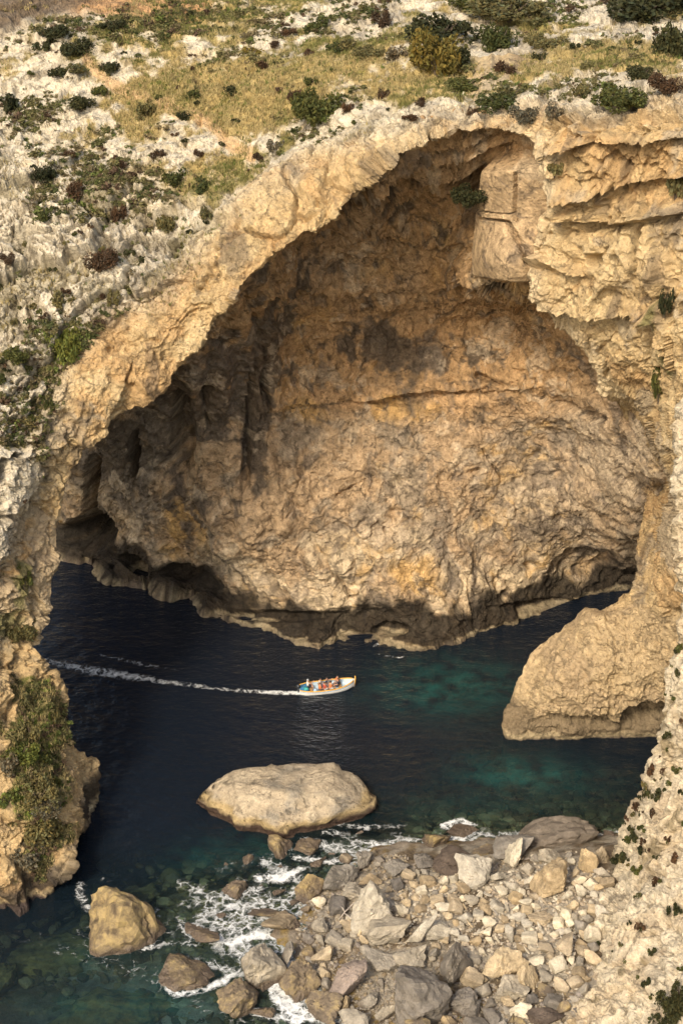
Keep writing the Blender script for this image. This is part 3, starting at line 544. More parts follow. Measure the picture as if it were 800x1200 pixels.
def rock_material(name, col, dark=.55, alg=(.30, .20, .06), wet=True, bump=.5, hi=1.3, low=.9, algae=.0):
    m, t, b = nodes(name, .9, .2)
    tc = N_(t, 'ShaderNodeTexCoord'); oi = N_(t, 'ShaderNodeObjectInfo'); ge = N_(t, 'ShaderNodeNewGeometry')
    n1 = N_(t, 'ShaderNodeTexNoise', Scale=.9, Detail=7.0, Roughness=.65); n2 = N_(t, 'ShaderNodeTexNoise', Scale=6.0, Detail=6.0, Roughness=.7); n3 = N_(t, 'ShaderNodeTexNoise', Scale=.9, Detail=7.0, Roughness=.7)
    for n in (n1, n2, n3): L_(t, ge.outputs['Position'], n.inputs['Vector'])
    c = mult(t, tuple(col), ramp(t, n1.outputs[0], [(.3, dark), (.7, hi)])); c = mult(t, c, ramp(t, n2.outputs[0], [(.3, .78), (.7, 1.2)]))
    c = mult(t, c, ramp(t, oi.outputs['Random'], [(0, (.74, .74, .76)), (.5, (1, .98, .95)), (1, (1.18, 1.14, 1.05))]))
    sep = N_(t, 'ShaderNodeSeparateXYZ'); L_(t, ge.outputs['Position'], sep.inputs[0])
    if algae:
        am = ramp(t, n3.outputs[0], [(.55 - .3 * algae, 0), (.80 - .3 * algae, .85)]); c = mult(t, c, (.36, .265, .105), am, 'MIX')
    if wet:
        zz = math_(t, 'ADD', sep.outputs[2], math_(t, 'MULTIPLY', math_(t, 'SUBTRACT', n3.outputs[0], .5), 1.3))
        wm = ramp(t, math_(t, 'DIVIDE', zz, low), [(.25, 1), (1.0, 0)])
        c = mult(t, c, mult(t, (.10, .075, .053), ramp(t, n2.outputs[0], [(.35, .6), (.7, 1.6)])), wm, 'MIX')
        rr = t.nodes.new('ShaderNodeMapRange'); L_(t, wm, rr.inputs[0]); rr.inputs[3].default_value = .9; rr.inputs[4].default_value = .35; L_(t, rr.outputs[0], b.inputs['Roughness'])
    L_(t, c, b.inputs['Base Color'])
    h = math_(t, 'ADD', n1.outputs[0], math_(t, 'MULTIPLY', n2.outputs[0], .4)); bp = N_(t, 'ShaderNodeBump', Strength=bump, Distance=.35); L_(t, h, bp.inputs['Height']); L_(t, bp.outputs[0], b.inputs['Normal'])
    return m
RM = dict(pale=rock_material('pale_rock', (.50, .44, .33), low=.4), cream=rock_material('cream_rock', (.40, .32, .21), low=.4), grey=rock_material('grey_rock', (.29, .255, .20)), dark=rock_material('dark_rock', (.165, .145, .12)),
          tan=rock_material('tan_rock', (.34, .262, .16)), brown=rock_material('brown_rock', (.16, .125, .088), algae=.25), umber=rock_material('umber_rock', (.19, .155, .115)), yellow=rock_material('algae_rock', (.22, .165, .10), dark=.4, algae=.5, low=1.3), pink=rock_material('pinkish_rock', (.25, .20, .165), low=.5),
          sea=rock_material('sea_stack_rock', (.42, .34, .235), low=1.9, hi=1.3, bump=.9), wet=rock_material('wet_rock', (.08, .062, .05), algae=.0), sunk=rock_material('sunken_rock', (.16, .125, .06), algae=.7, wet=False))
PROTO = [rock_mesh('rock', 600 + k, 3, 9, .055, 50, .5 if k % 4 == 0 else 0.0) for k in range(14)]
SMALL = [rock_mesh('rock', 700 + k, 2, 8, .04, 30, .5 if k % 3 == 0 else 0) for k in range(12)]
occupied = []
SURF = []                                             # rocks that break the surface: foam gathers round them
def place_rock(me, cx, cy, w, h, mat, name='rock', rot=None, ratio=.8, sink=.25, tilt=.25, z=None, yaw=None, stuff=False):
    """cx, cy, w, h: where the rock is seen and how large (frame units); it is set on the beach or the sea bed there."""
    if z is not None and z < -.3: cy += h * .24; h *= 1.35; w *= 1.06
    g = PZ(cx, cy, 0.0)
    for _ in range(3):
        zb = float(bed1(g[0], g[1])) if z is None else z
        g = PZ(cx, cy, zb)
    s = mpp(g); a = math.atan2(HC - g[2], g[1])
    wx = w * s / 2; hy = h * s / 2
    wy = hy / math.sqrt(math.sin(a) ** 2 + (ratio * math.cos(a)) ** 2); wz = wy * ratio
    o = link(name, me, mat)
    zc = zb + wz * (1 - 2 * sink)
    if mat is RM['sunk']: zc = min(zc, -.25 - wz)
    c = PZ(cx, cy, zc)
    o.location = c; o.scale = (wx, wy, wz)
    o.rotation_euler = (random.uniform(-tilt, tilt) * .6, random.uniform(-tilt, tilt) * .6 if rot is None else rot, random.uniform(-.25, .25) if yaw is None else yaw)
    occupied.append((cx, cy, w / 2, h / 2))
    if zb < .35 and zc + wz > .05: SURF.append((c[0], c[1], wx, wy))
    return o
def big(seed, cx, cy, w, h, mat, label, name='boulder', **k):
    kw = dict(sub=k.pop('sub', 4), planes=k.pop('planes', 11), rough=k.pop('rough', .10), soft=k.pop('soft', 50.0), box=k.pop('box', .0))
    o = place_rock(rock_mesh(name, seed, **kw), cx, cy, w * 1.16, h * 1.16, RM[mat], name, **k)
    tag(o, label, 'boulder' if name == 'boulder' else 'rock', 'boulders and rocks of the shore'); return o
# the sea boulder in the middle of the bay: its own outline
def sea_boulder():
    OUT = [(226, 932), (234, 922), (248, 912), (256, 900), (272, 892), (300, 891), (330, 890), (352, 887), (384, 884), (410, 886), (420, 892), (424, 902), (436, 914), (438, 932), (430, 946), (404, 958), (384, 966), (350, 973), (318, 978), (292, 972), (262, 958), (240, 944)]
    q = PZ([p[0] for p in OUT], [p[1] for p in OUT], [1.3 + 1.5 * (p[1] < 925) - .9 * (p[1] > 950) for p in OUT]); ctr = np.array([PZ(331, 934, 1.3)[0], PZ(331, 934, 1.3)[1], 0])
    v = q[:, :2] - ctr[:2]; th = np.arctan2(v[:, 1], v[:, 0]); o_ = np.argsort(th); th = th[o_]; rr = np.hypot(v[:, 0], v[:, 1])[o_]
    th = np.r_[th - 2 * np.pi, th, th + 2 * np.pi]; rr = np.r_[rr, rr, rr]
    D, F = ICO[5]; D = D @ np.array(Matrix.Rotation(.3, 3, 'X')).T; a = np.arctan2(D[:, 1], D[:, 0]); h = D[:, 2]
    rad = 1.04 * np.interp(a, th, rr) * np.maximum(1 - np.abs(h) ** 2.6, 0) ** .36
    und = 1 - .06 * ss(.0, -.25, h) + .12 * ss(-.2, -.5, h)
    V = np.stack([np.cos(a) * rad * und, np.sin(a) * rad * und, 1.2 + np.sign(h) * np.abs(h) ** .75 * np.where(h > 0, 2.1, 3.2)], 1)
    V[:, 2] -= .9 * ss(-4, -10, V[:, 0]) * (V[:, 2] > .8); V[:, 2] += .35 * ss(2, 7, V[:, 0]) * (V[:, 2] > .8)
    rg_ = np.random.RandomState(77)
    for _ in range(26):                                # flat broken faces
        n_ = rg_.normal(size=3) * [.8, .9, 1.0]; n_[2] = abs(n_[2]) * .9; n_ /= np.linalg.norm(n_); pr = V @ n_; V = V - n_ * np.maximum(pr - np.percentile(pr, rg_.uniform(92, 98)), 0)[:, None] * .85
    w = V + .8 * np.stack([fbm(V, .3, 4, .6, seed=s) for s in (811, 812, 813)], 1)
    dd = .18 * fbm(w, .22, 4, .55, 801) + .16 * ridged(w, .35, 5, .6, 802) + .15 * ridged(V, 1.2, 4, .6, 808)
    f1, f2, idd = worley(w, .38, 803, (.8, 1, 1)); dd += .5 * (idd - .5) * ss(0, .10, f2 - f1) + .18 * (ss(0, .1, f2 - f1) - 1)
    V = V + vnormals(V, F) * dd[:, None]; z_ = V[:, 2] + .35 * fbm(V, .5, 4, .6, 809); m1 = fbm(w, .25, 5, .6, 814); m2 = fbm(V, .8, 4, .6, 815)
    cc = np.tile(np.array([.44, .365, .255]), (len(V), 1)); cc = mixc(cc, (.29, .26, .205), ss(.0, .35, m1 + .4 * m2) * .85); cc = mixc(cc, (.52, .44, .31), ss(.15, .45, -m1 + .4 * m2) * .7); cc = mixc(cc, (.40, .29, .12), ss(1.9, 1.4, z_) * ss(.7, 1.0, z_) * .7); cc = mixc(cc, (.075, .05, .036), ss(1.05, .75, z_))
    me = mesh_np('sea_boulder', V, F); attr_col(me, 'col', cc); o = link('sea_boulder', me, M_CLIFF); o.location = ctr
    SURF.append((ctr[0] + 1, ctr[1] - 1.0, 9.3, 4.6))
    return tag(o, 'huge pale boulder standing alone in the bay below the boat', 'boulder', 'boulders and rocks of the shore')
sea_boulder()
BIG = [
 (11, 144, 1062, 98, 66, 'yellow', 'yellowish angular rock standing alone in the sea near the left cliff', dict(ratio=.9, sink=.32, z=-.8, yaw=-.5, rot=.35, soft=14.0, planes=20)),
 (12, 214, 1131, 68, 38, 'yellow', 'rounded yellow algae mound ringed by foam at the lower left of the surf', dict(ratio=.7, sink=.36, z=-.7, soft=14.0, planes=20)),
 (13, 302, 1118, 56, 40, 'grey', 'large grey flat faced block in the middle of the white surf', dict(ratio=1.0, sink=.2, z=-.4)),
 (14, 278, 1158, 40, 40, 'brown', 'brown and yellow wedge of rock left of the white surf channel', dict(ratio=1.0, sink=.2, z=-.4)),
 (15, 311, 1151, 32, 24, 'yellow', 'small two toned rock in the white surf channel', dict(sink=.3, z=-.3)),
 (16, 340, 1112, 32, 44, 'grey', 'upright grey tan rock just right of the large surf block', dict(ratio=1.0, sink=.2)),
 (17, 333, 1079, 48, 32, 'tan', 'flat tan slab rising towards the grey rocks above the surf block', dict(ratio=.6)),
 (18, 315, 1190, 48, 36, 'yellow', 'yellow brown rock at the bottom edge beside the white surf', dict(sink=.3)),
 (19, 230, 1089, 56, 26, 'yellow', 'low yellow brown reef rock awash between the mound and the lone rock', dict(sink=.42, z=-.9)),
 (20, 227, 1053, 34, 52, 'sunk', 'dark brown reef rock mostly under water above the low reef', dict(sink=.5, z=-1.2)),
 (21, 275, 1036, 32, 26, 'brown', 'round brown rock breaking the surface at the edge of the dark water', dict(sink=.35, z=-.7)),
 (22, 327, 991, 32, 22, 'yellow', 'yellow knobbly rock against the foot of the huge lone boulder', dict(sink=.35, z=-.5)),
 (23, 358, 990, 32, 20, 'brown', 'brown rock right of the yellow knob below the huge lone boulder', dict(sink=.4, z=-.5)),
 (24, 368, 1018, 26, 22, 'brown', 'brown pointed rock among foam streaks above the beach corner', dict(sink=.3)),
 (25, 361, 1043, 34, 30, 'yellow', 'yellow topped block at the upper left corner of the rock beach', dict(sink=.25, ratio=1.0)),
 (26, 324, 1048, 20, 14, 'yellow', 'small yellow rock in the surf left of the yellow topped block', dict(sink=.35)),
 (27, 240, 1107, 58, 14, 'sunk', 'long thin sunken rock under the low yellow reef', dict(sink=.5, z=-1.1)),
 (28, 352, 1150, 44, 44, 'brown', 'brown weedy rock on the right bank of the white surf channel', dict(sink=.3)),
 (29, 374, 1180, 44, 38, 'brown', 'dark weedy rock at the bottom of the beach beside the surf', dict(sink=.3)),
 (30, 395, 1032, 44, 38, 'grey', 'dark grey block at the top left of the rock beach', dict(ratio=1.0, sink=.2)),
 (31, 436, 1062, 48, 48, 'pale', 'pale layered boulder rising out of the left half of the beach', dict(ratio=1.1, sink=.12)),
 (32, 452, 1089, 54, 36, 'grey', 'brownish slab leaning against the pale layered boulder', dict(ratio=.7, sink=.2, rot=-.3)),
 (33, 414, 1141, 52, 56, 'pink', 'pinkish grey boulder at the lower left of the beach', dict(ratio=.9, sink=.15)),
 (34, 486, 1165, 68, 64, 'dark', 'biggest dark grey boulder of the beach, near the bottom edge', dict(ratio=1.0, sink=.12, rot=-.25)),
 (35, 531, 1130, 34, 46, 'dark', 'upright dark grey boulder in the middle of the lower beach', dict(ratio=1.1, sink=.12)),
 (36, 545, 1174, 32, 38, 'dark', 'smooth dark grey block at the bottom edge right of the biggest dark boulder', dict(ratio=1.0, sink=.12)),
 (37, 446, 1125, 40, 30, 'grey', 'grey boulder above the biggest dark one, under the brownish slab', dict(sink=.2)),
 (38, 480, 1122, 42, 26, 'grey', 'flat grey boulder directly above the biggest dark one', dict(ratio=.7, sink=.2)),
 (39, 437, 1170, 46, 28, 'grey', 'low grey boulder wedged left of the biggest dark one', dict(ratio=.7, sink=.2)),
 (40, 446, 1191, 42, 24, 'grey', 'grey boulder cut by the bottom edge left of the biggest dark one', dict(sink=.2)),
 (41, 490, 1097, 28, 38, 'pale', 'upright pale block in the middle of the beach', dict(ratio=1.1, sink=.15)),
 (42, 530, 1010, 62, 32, 'wet', 'dark wet mauve slab along the upper waterline of the beach', dict(ratio=.6, sink=.25)),
 (43, 650, 979, 84, 38, 'umber', 'long brown log shaped boulder lying by the dark water', dict(ratio=.9, sink=.15, rot=-.16, soft=9.0, planes=26)),
 (44, 594, 996, 54, 34, 'grey', 'grey boulder left of the long log shaped boulder', dict(ratio=.8, sink=.2)),
 (45, 603, 1003, 24, 34, 'pale', 'pale pointed rock leaning on the grey boulder by the log shaped one', dict(ratio=1.1, sink=.1)),
 (46, 712, 978, 44, 28, 'wet', 'dark maroon wet rock between the log shaped boulder and the white cliff', dict(ratio=.7, sink=.3, z=-.2)),
 (47, 560, 1021, 40, 40, 'pale', 'large pale tilted block at the top of the beach', dict(ratio=1.0, sink=.12, rot=-.35)),
 (48, 581, 1028, 30, 26, 'pale', 'pale rock right of the large pale tilted block', dict(sink=.15)),
 (49, 649, 1028, 40, 44, 'tan', 'yellow tan rounded triangular boulder at the right of the beach', dict(ratio=1.1, sink=.1)),
 (50, 644, 1003, 24, 24, 'grey', 'grey pointed rock behind the yellow tan triangular boulder', dict(sink=.15)),
 (51, 685, 1009, 22, 28, 'tan', 'tan square block near the foot of the white cliff', dict(ratio=1.2, sink=.1)),
 (52, 704, 1004, 20, 28, 'cream', 'narrow upright rock touching the white cliff', dict(ratio=1.3, sink=.1)),
 (53, 589, 1130, 50, 36, 'cream', 'large grey cream boulder in the lower right of the beach', dict(sink=.15)),
 (54, 596, 1157, 42, 28, 'grey', 'smooth grey boulder in front of the large grey cream one', dict(ratio=.8, sink=.15)),
 (55, 615, 1143, 28, 32, 'cream', 'cream wedge right of the smooth grey boulder', dict(ratio=1.0, sink=.15)),
 (56, 644, 1146, 20, 18, 'grey', 'round grey rock near the lower end of the white cliff', dict(sink=.15)),
 (57, 611, 1182, 24, 17, 'pale', 'pale lone cobble on the weedy gravel at the bottom edge', dict(sink=.1)),
 (58, 636, 1193, 46, 24, 'wet', 'dark low rock at the bottom edge against the white cliff', dict(ratio=.6, sink=.25)),
 (59, 425, 1009, 20, 24, 'grey', 'small grey upright rock at the upper waterline left of centre', dict(ratio=1.2, sink=.2)),
 (60, 463, 1014, 28, 26, 'grey', 'grey brown rock at the upper waterline left of the mauve slab', dict(sink=.2)),
 (61, 497, 1010, 26, 20, 'dark', 'dark rock at the upper waterline touching the mauve slab', dict(sink=.2)),
 (62, 509, 979, 32, 24, 'yellow', 'golden brown rock in the foam off the upper beach', dict(sink=.3, z=-.5)),
 (63, 440, 1031, 32, 22, 'tan', 'tan rock between the dark block and the pale layered boulder', dict(sink=.2)),
 (64, 415, 1046, 30, 26, 'grey', 'grey rock left of the pale layered boulder', dict(sink=.2)),
 (65, 377, 1083, 34, 30, 'grey', 'grey squarish rock on the left edge of the beach', dict(sink=.2)),
 (66, 510, 1087, 32, 24, 'pale', 'whitest flat rock in the bright middle of the beach', dict(ratio=.7, sink=.15)),
 (67, 594, 1172, 17, 14, 'cream', 'small cream cobble on the weedy gravel near the smooth grey boulder', dict(sink=.1)),
 (68, 634, 1076, 30, 16, 'cream', 'long flat cream stone right of the bright middle of the beach', dict(ratio=.7)),
 (69, 659, 1109, 24, 26, 'cream', 'upright cream rock close to the white cliff, halfway down', dict(sink=.15)),
 (70, 60, 1118, 90, 36, 'sunk', 'broad weedy rock under the water near the left edge', dict(sink=.5, z=-2.0, ratio=.5)),
 (71, 15, 1135, 44, 50, 'sunk', 'weedy sunken rock cut by the left edge of the view', dict(sink=.5, z=-1.9, ratio=.5)),
 (72, 130, 1175, 110, 46, 'sunk', 'sunken brown reef under greenish water at the bottom left', dict(sink=.5, z=-1.6, ratio=.5)),
 (73, 165, 1045, 40, 20, 'sunk', 'dim sunken rock just above the yellow lone rock', dict(sink=.5, z=-1.9, ratio=.5)),
 (74, 182, 1030, 46, 22, 'sunk', 'dim sunken rock in the dark water above the reef', dict(sink=.5, z=-2.2, ratio=.5)),
 (75, 290, 1085, 60, 30, 'sunk', 'brown rock awash under the foam left of the flat tan slab', dict(sink=.45, z=-.9, ratio=.5)),
 (76, 300, 1062, 54, 22, 'brown', 'low brown ledge awash above the flat tan slab', dict(sink=.45, z=-.7, ratio=.5)),
 (77, 400, 985, 44, 14, 'brown', 'low brown ledge awash right of the huge lone boulder', dict(sink=.45, z=-.6, ratio=.5)),
 (78, 455, 985, 50, 16, 'wet', 'dark ledge awash off the upper beach', dict(sink=.45, z=-.6, ratio=.5)),
 (79, 545, 972, 34, 16, 'wet', 'dark rock under white foam right of the golden brown rock', dict(sink=.4, z=-.5, ratio=.6)),
 (80, 565, 1000, 30, 14, 'brown', 'flat brown rock at the waterline left of the grey boulder', dict(sink=.3, ratio=.6)),
]
for (sd, cx, cy, w, h, mat, lab, kw) in BIG: big(sd + 900, cx, cy, w, h, mat, lab, 'boulder' if w * h > 500 else 'rock', **kw)
# brown reef rocks awash left of the beach, too alike to tell apart
rg0 = random.Random(21)
REEF = [rock_mesh('rock', 640 + k, 3, 10, .10, 40) for k in range(5)]
for _ in range(130):
    cx, cy = rg0.uniform(205, 350), rg0.uniform(1000, 1110)
    if cy < 1000 + (300 - cx) * .35 or any(((cx - x) / (ra + 6)) ** 2 + ((cy - y) / (rb + 5)) ** 2 < .8 for (x, y, ra, rb) in occupied): continue
    w = rg0.uniform(10, 26); o = place_rock(rg0.choice(REEF), cx, cy, w, w * rg0.uniform(.5, .8), RM[rg0.choice(['brown', 'brown', 'wet', 'yellow', 'sunk'])], 'rock', ratio=.6, sink=.45, z=rg0.uniform(-.6, -.2))
    tag(o, 'brown reef rock awash in the foamy shallows left of the beach', 'rock', 'reef rocks awash in the surf')
# the rest of the beach: stones of every size, the larger ones one by one
BEACH = [(350, 1000), (420, 1000), (520, 1005), (600, 1005), (700, 995), (716, 1020), (704, 1090), (688, 1150), (670, 1215), (380, 1215), (350, 1130), (345, 1060)]
PALEZ = [(452, 1050), (480, 1030), (560, 1022), (716, 1015), (704, 1090), (684, 1160), (560, 1120), (500, 1115), (462, 1085)]
cand = []
rg = random.Random(5)
def free(cx, cy, a, b, k=.72):
    for (x, y, ra, rb) in occupied:
        if ((cx - x) / (ra + a * k)) ** 2 + ((cy - y) / (rb + b * k)) ** 2 < .8: return False
    return True
plan = []
for (lo, hi, tries) in ((24, 34, 200), (15, 24, 1500), (10, 15, 3600), (7, 10, 7000)):
    for _ in range(tries):
        cx, cy = rg.uniform(340, 718), rg.uniform(992, 1215)
        if not in_poly(BEACH, cx, cy): continue
        pz = in_poly(PALEZ, cx, cy)
        w = rg.uniform(lo, hi); h = w * rg.uniform(.62, 1.0)
        if pz and w > 19: continue
        if not pz and w < 9 and rg.random() < .5: continue
        if not free(cx, cy, w / 2, h / 2): continue
        occupied.append((cx, cy, w / 2, h / 2)); plan.append((w * h, cx, cy, w, h, pz))
plan.sort(reverse=True)
print('beach stones', len(plan))
SHORT = {13: 'large grey surf block', 16: 'upright grey tan surf rock', 17: 'flat tan slab', 25: 'yellow topped corner block', 28: 'weedy rock by the surf channel', 29: 'dark weedy rock at the bottom', 30: 'dark grey top left block', 31: 'pale layered boulder', 32: 'brownish leaning slab', 33: 'pinkish grey boulder', 34: 'biggest dark boulder', 35: 'upright dark boulder', 36: 'smooth dark bottom block', 39: 'low wedged grey boulder', 41: 'upright pale block', 42: 'wet mauve slab', 43: 'log shaped boulder', 44: 'grey boulder by the log shaped one', 47: 'large pale tilted block', 49: 'yellow tan triangular boulder', 51: 'tan square block', 53: 'large grey cream boulder', 54: 'smooth grey boulder', 55: 'cream wedge', 56: 'round grey rock by the cliff', 58: 'dark low rock at the bottom edge', 60: 'grey brown waterline rock', 65: 'squarish grey rock', 66: 'whitest flat rock', 68: 'long flat cream stone', 69: 'upright cream rock'}
POS = {b_[0]: (b_[1], b_[2]) for b_ in BIG}; used = {}
def beside(cx, cy):
    k = min(SHORT, key=lambda s: (POS[s][0] - cx) ** 2 + (POS[s][1] - cy) ** 2); dx, dy = cx - POS[k][0], cy - POS[k][1]
    return ('right of' if dx > 0 else 'left of') + ' the ' + SHORT[k] if abs(dx) > abs(dy) * 1.1 else ('in front of' if dy > 0 else 'behind') + ' the ' + SHORT[k]
COLW = dict(pale='pale', cream='cream', tan='tan', grey='grey', dark='dark grey', brown='brown weedy')
for i, (_, cx, cy, w, h, pz) in enumerate(plan[:220]):
    if pz: mt = rg.choice(['pale', 'pale', 'pale', 'cream', 'cream', 'tan', 'grey'])
    elif cy > 1160 or cx < 375: mt = rg.choice(['grey', 'dark', 'brown', 'brown', 'tan'])
    elif cx > 600: mt = rg.choice(['cream', 'pale', 'grey', 'cream'])
    else: mt = rg.choice(['grey', 'grey', 'grey', 'dark', 'cream', 'cream', 'pale'])
    o = place_rock(rg.choice(PROTO), cx, cy, w * 1.12, h * 1.12, RM[mt], 'stone', ratio=rg.uniform(.7, 1.05), sink=.18, tilt=.7, yaw=rg.uniform(-.5, .5)); occupied.pop()
    lab = ('small ' if w < 12 else 'mid sized ' if w < 19 else 'large ') + COLW[mt] + (' flat' if h < .72 * w else '') + ' stone ' + beside(cx, cy)
    if lab in used: lab = lab.replace(' stone ', ' stone farther out, ' if used[lab] == 1 else ' stone among several ')
    used[lab] = used.get(lab, 0) + 1; lab = lab.replace('mid sized ', '') if len(lab.split()) > 16 else lab
    lab = lab.replace(' flat stone', ' stone') if len(lab.split()) > 16 else lab
    lab = lab.replace(' stone farther out,', ' stone far') if len(lab.split()) > 16 else lab
    tag(o, lab, 'stone', 'single stones of the rock beach')
for k in range(46):                                   # dark wet stones along the upper waterline
    cx = rg.uniform(352, 575); cy = rg.uniform(984, 1010) - (cx < 420) * 4; w = rg.uniform(11, 26)
    if not free(cx, cy, w / 2, w * .35, .8): continue
    o = place_rock(rg.choice(PROTO), cx, cy, w * 1.1, w * .75, RM[rg.choice(['wet', 'wet', 'dark', 'brown', 'umber'])], 'stone', ratio=.6, sink=.35, tilt=.4); tag(o, 'dark wet stone in the foam along the upper waterline of the beach', 'stone', 'wet stones along the upper waterline')
def joined(name, items, mat, protoset):              # many small stones as one mass
    VV, FF, CC = [], [], []; off = 0
    for (c, sx, sy, sz, rot, k, colr) in items:
        D, F = protoset[k]; v = (D * np.array([sx, sy, sz])) @ np.array(rot).T + c
        VV.append(v); FF.append(F + off); CC.append(np.tile(colr, (len(v), 1))); off += len(v)
    me = mesh_np(name, np.vstack(VV), np.vstack(FF), False); attr_col(me, 'col', np.vstack(CC)); return link(name, me, mat)
def np_of(me):
    V = np.empty(len(me.vertices) * 3, np.float32); me.vertices.foreach_get('co', V)
    F = np.array([p.vertices[:] for p in me.polygons]); return V.reshape(-1, 3).astype(float), F
SM = [np_of(m) for m in SMALL]; S1 = [np_of(rock_mesh('rock', 760 + k, 1, 8, .03, 12)) for k in range(8)]
items = []
PAL = [(.46, .40, .30), (.42, .34, .23), (.36, .30, .22), (.38, .32, .23), (.50, .45, .35)]; GRY = [(.30, .265, .21), (.23, .20, .165), (.34, .29, .21), (.26, .21, .14)]
def stone_item(cx, cy, w, h, pz, k):
    g = PZ(cx, cy, 0.0)
    for _ in range(2): g = PZ(cx, cy, float(bed1(g[0], g[1])))
    s = mpp(g); r = w * s / 2
    rot = Matrix.Rotation(rg.uniform(0, 6.28), 3, 'Z') @ Matrix.Rotation(rg.uniform(-.6, .6), 3, 'X')
    col = np.array(rg.choice(PAL if pz else GRY)) * rg.uniform(.8, 1.15)
    return (g + np.array([0, 0, r * .35]), r, r * rg.uniform(.7, 1.1), r * rg.uniform(.55, .9), rot, k, col)
for (_, cx, cy, w, h, pz) in plan[215:]: items.append(stone_item(cx, cy, w * 1.1, h, pz, rg.randrange(len(SM))))
it2 = []
for _ in range(7500):
    cx, cy = rg.uniform(335, 720), rg.uniform(995, 1215)
    if not in_poly(BEACH, cx, cy): continue
    pz = in_poly(PALEZ, cx, cy) and rg.random() < .93 or (cx > 590 and rg.random() < .7)
    it2.append(stone_item(cx, cy, rg.uniform(2.5, 6.5), 4, pz, rg.randrange(len(S1))))
M_RUB = cliff_material('rubble_stone', .7, 1.2, .3, 1.5)
if items: tag(joined('cobbles', items, M_RUB, SM), 'loose small cobbles filling the beach between the larger stones', kind='stuff')
tag(joined('gravel', it2, M_RUB, S1), 'gravel and pebbles between the stones of the beach', kind='stuff')
# sunken cobbles of the shallows off the beach and at the lower left
it3 = []
for _ in range(2600):
    if rg.random() < .6: cx, cy = rg.uniform(480, 745), rg.uniform(880, 985)
    else: cx, cy = rg.uniform(-20, 345), rg.uniform(1000, 1215)
    g = PZ(cx, cy, 0.0); zb = float(bed1(g[0], g[1])); g = PZ(cx, cy, zb)
    if zb > -.3: continue
    r = rg.uniform(4, 20) * mpp(g) / 2; rot = Matrix.Rotation(rg.uniform(0, 6.28), 3, 'Z')
    it3.append((g + np.array([0, 0, min(r * .2, -zb - r * .6 - .1)]), r, r * .8, r * .6, rot, rg.randrange(len(SM)), np.array(rg.choice([(.20, .15, .085), (.15, .115, .07), (.27, .20, .10), (.33, .27, .16), (.12, .10, .06)]))))
tag(joined('sunken_stones', it3, M_RUB, SM), 'stones on the sea bed seen dimly through the shallow water', kind='stuff')
# dead branch on the beach
def tube(bm, pts, rad, seg=5):
    prev = None
    for i, p in enumerate(pts):
        p = Vector(p); t = (Vector(pts[min(i + 1, len(pts) - 1)]) - Vector(pts[max(i - 1, 0)])).normalized()
        a = t.orthogonal().normalized(); b = t.cross(a); r = rad[i] if isinstance(rad, (list, tuple)) else rad
        ring = [bm.verts.new(p + (a * math.cos(6.2832 * k / seg) + b * math.sin(6.2832 * k / seg)) * r) for k in range(seg)]
        if prev:
            for k in range(seg): bm.faces.new((prev[k], prev[(k + 1) % seg], ring[(k + 1) % seg], ring[k]))
        else: bm.faces.new(ring[::-1])
        prev = ring
    bm.faces.new(prev)
def bm_obj(name, bm, mat, parent=None, smooth=True):
    bmesh.ops.recalc_face_normals(bm, faces=bm.faces[:]); me = bpy.data.meshes.new(name); bm.to_mesh(me); bm.free()
    for p in me.polygons: p.use_smooth = smooth
    return link(name, me, mat, parent)
def plain(name, col, rough=.6, var=.15, spec=.3, scale=4.0):
    m, t, b = nodes(name, rough, spec); tc = N_(t, 'ShaderNodeTexCoord'); n = N_(t, 'ShaderNodeTexNoise', Scale=scale, Detail=5.0); L_(t, tc.outputs['Object'], n.inputs['Vector'])
    L_(t, mult(t, tuple(col), ramp(t, n.outputs[0], [(.3, 1 - var), (.7, 1 + var)])), b.inputs['Base Color']); return m
M_DEAD = plain('bleached_wood', (.42, .36, .29), .9)
root = PZ(408, 1068, 1.6); bm = bmesh.new()
for a, b_ in (((397, 1078, 1.5), (410, 1062, 2.4)), ((405, 1068, 2.0), (420, 1054, 2.6)), ((403, 1070, 1.9), (416, 1081, 1.9)), ((404, 1069, 2.0), (399, 1062, 2.5))):
    p0, p1 = PZ(*a), PZ(*b_); tube(bm, [p0 - root, (p0 + p1) / 2 - root + np.array([0, 0, .1]), p1 - root], [.06, .05, .025])
o = bm_obj('driftwood', bm, M_DEAD); o.location = root; tag(o, 'bleached forked driftwood branch left of the pale layered boulder', 'driftwood')
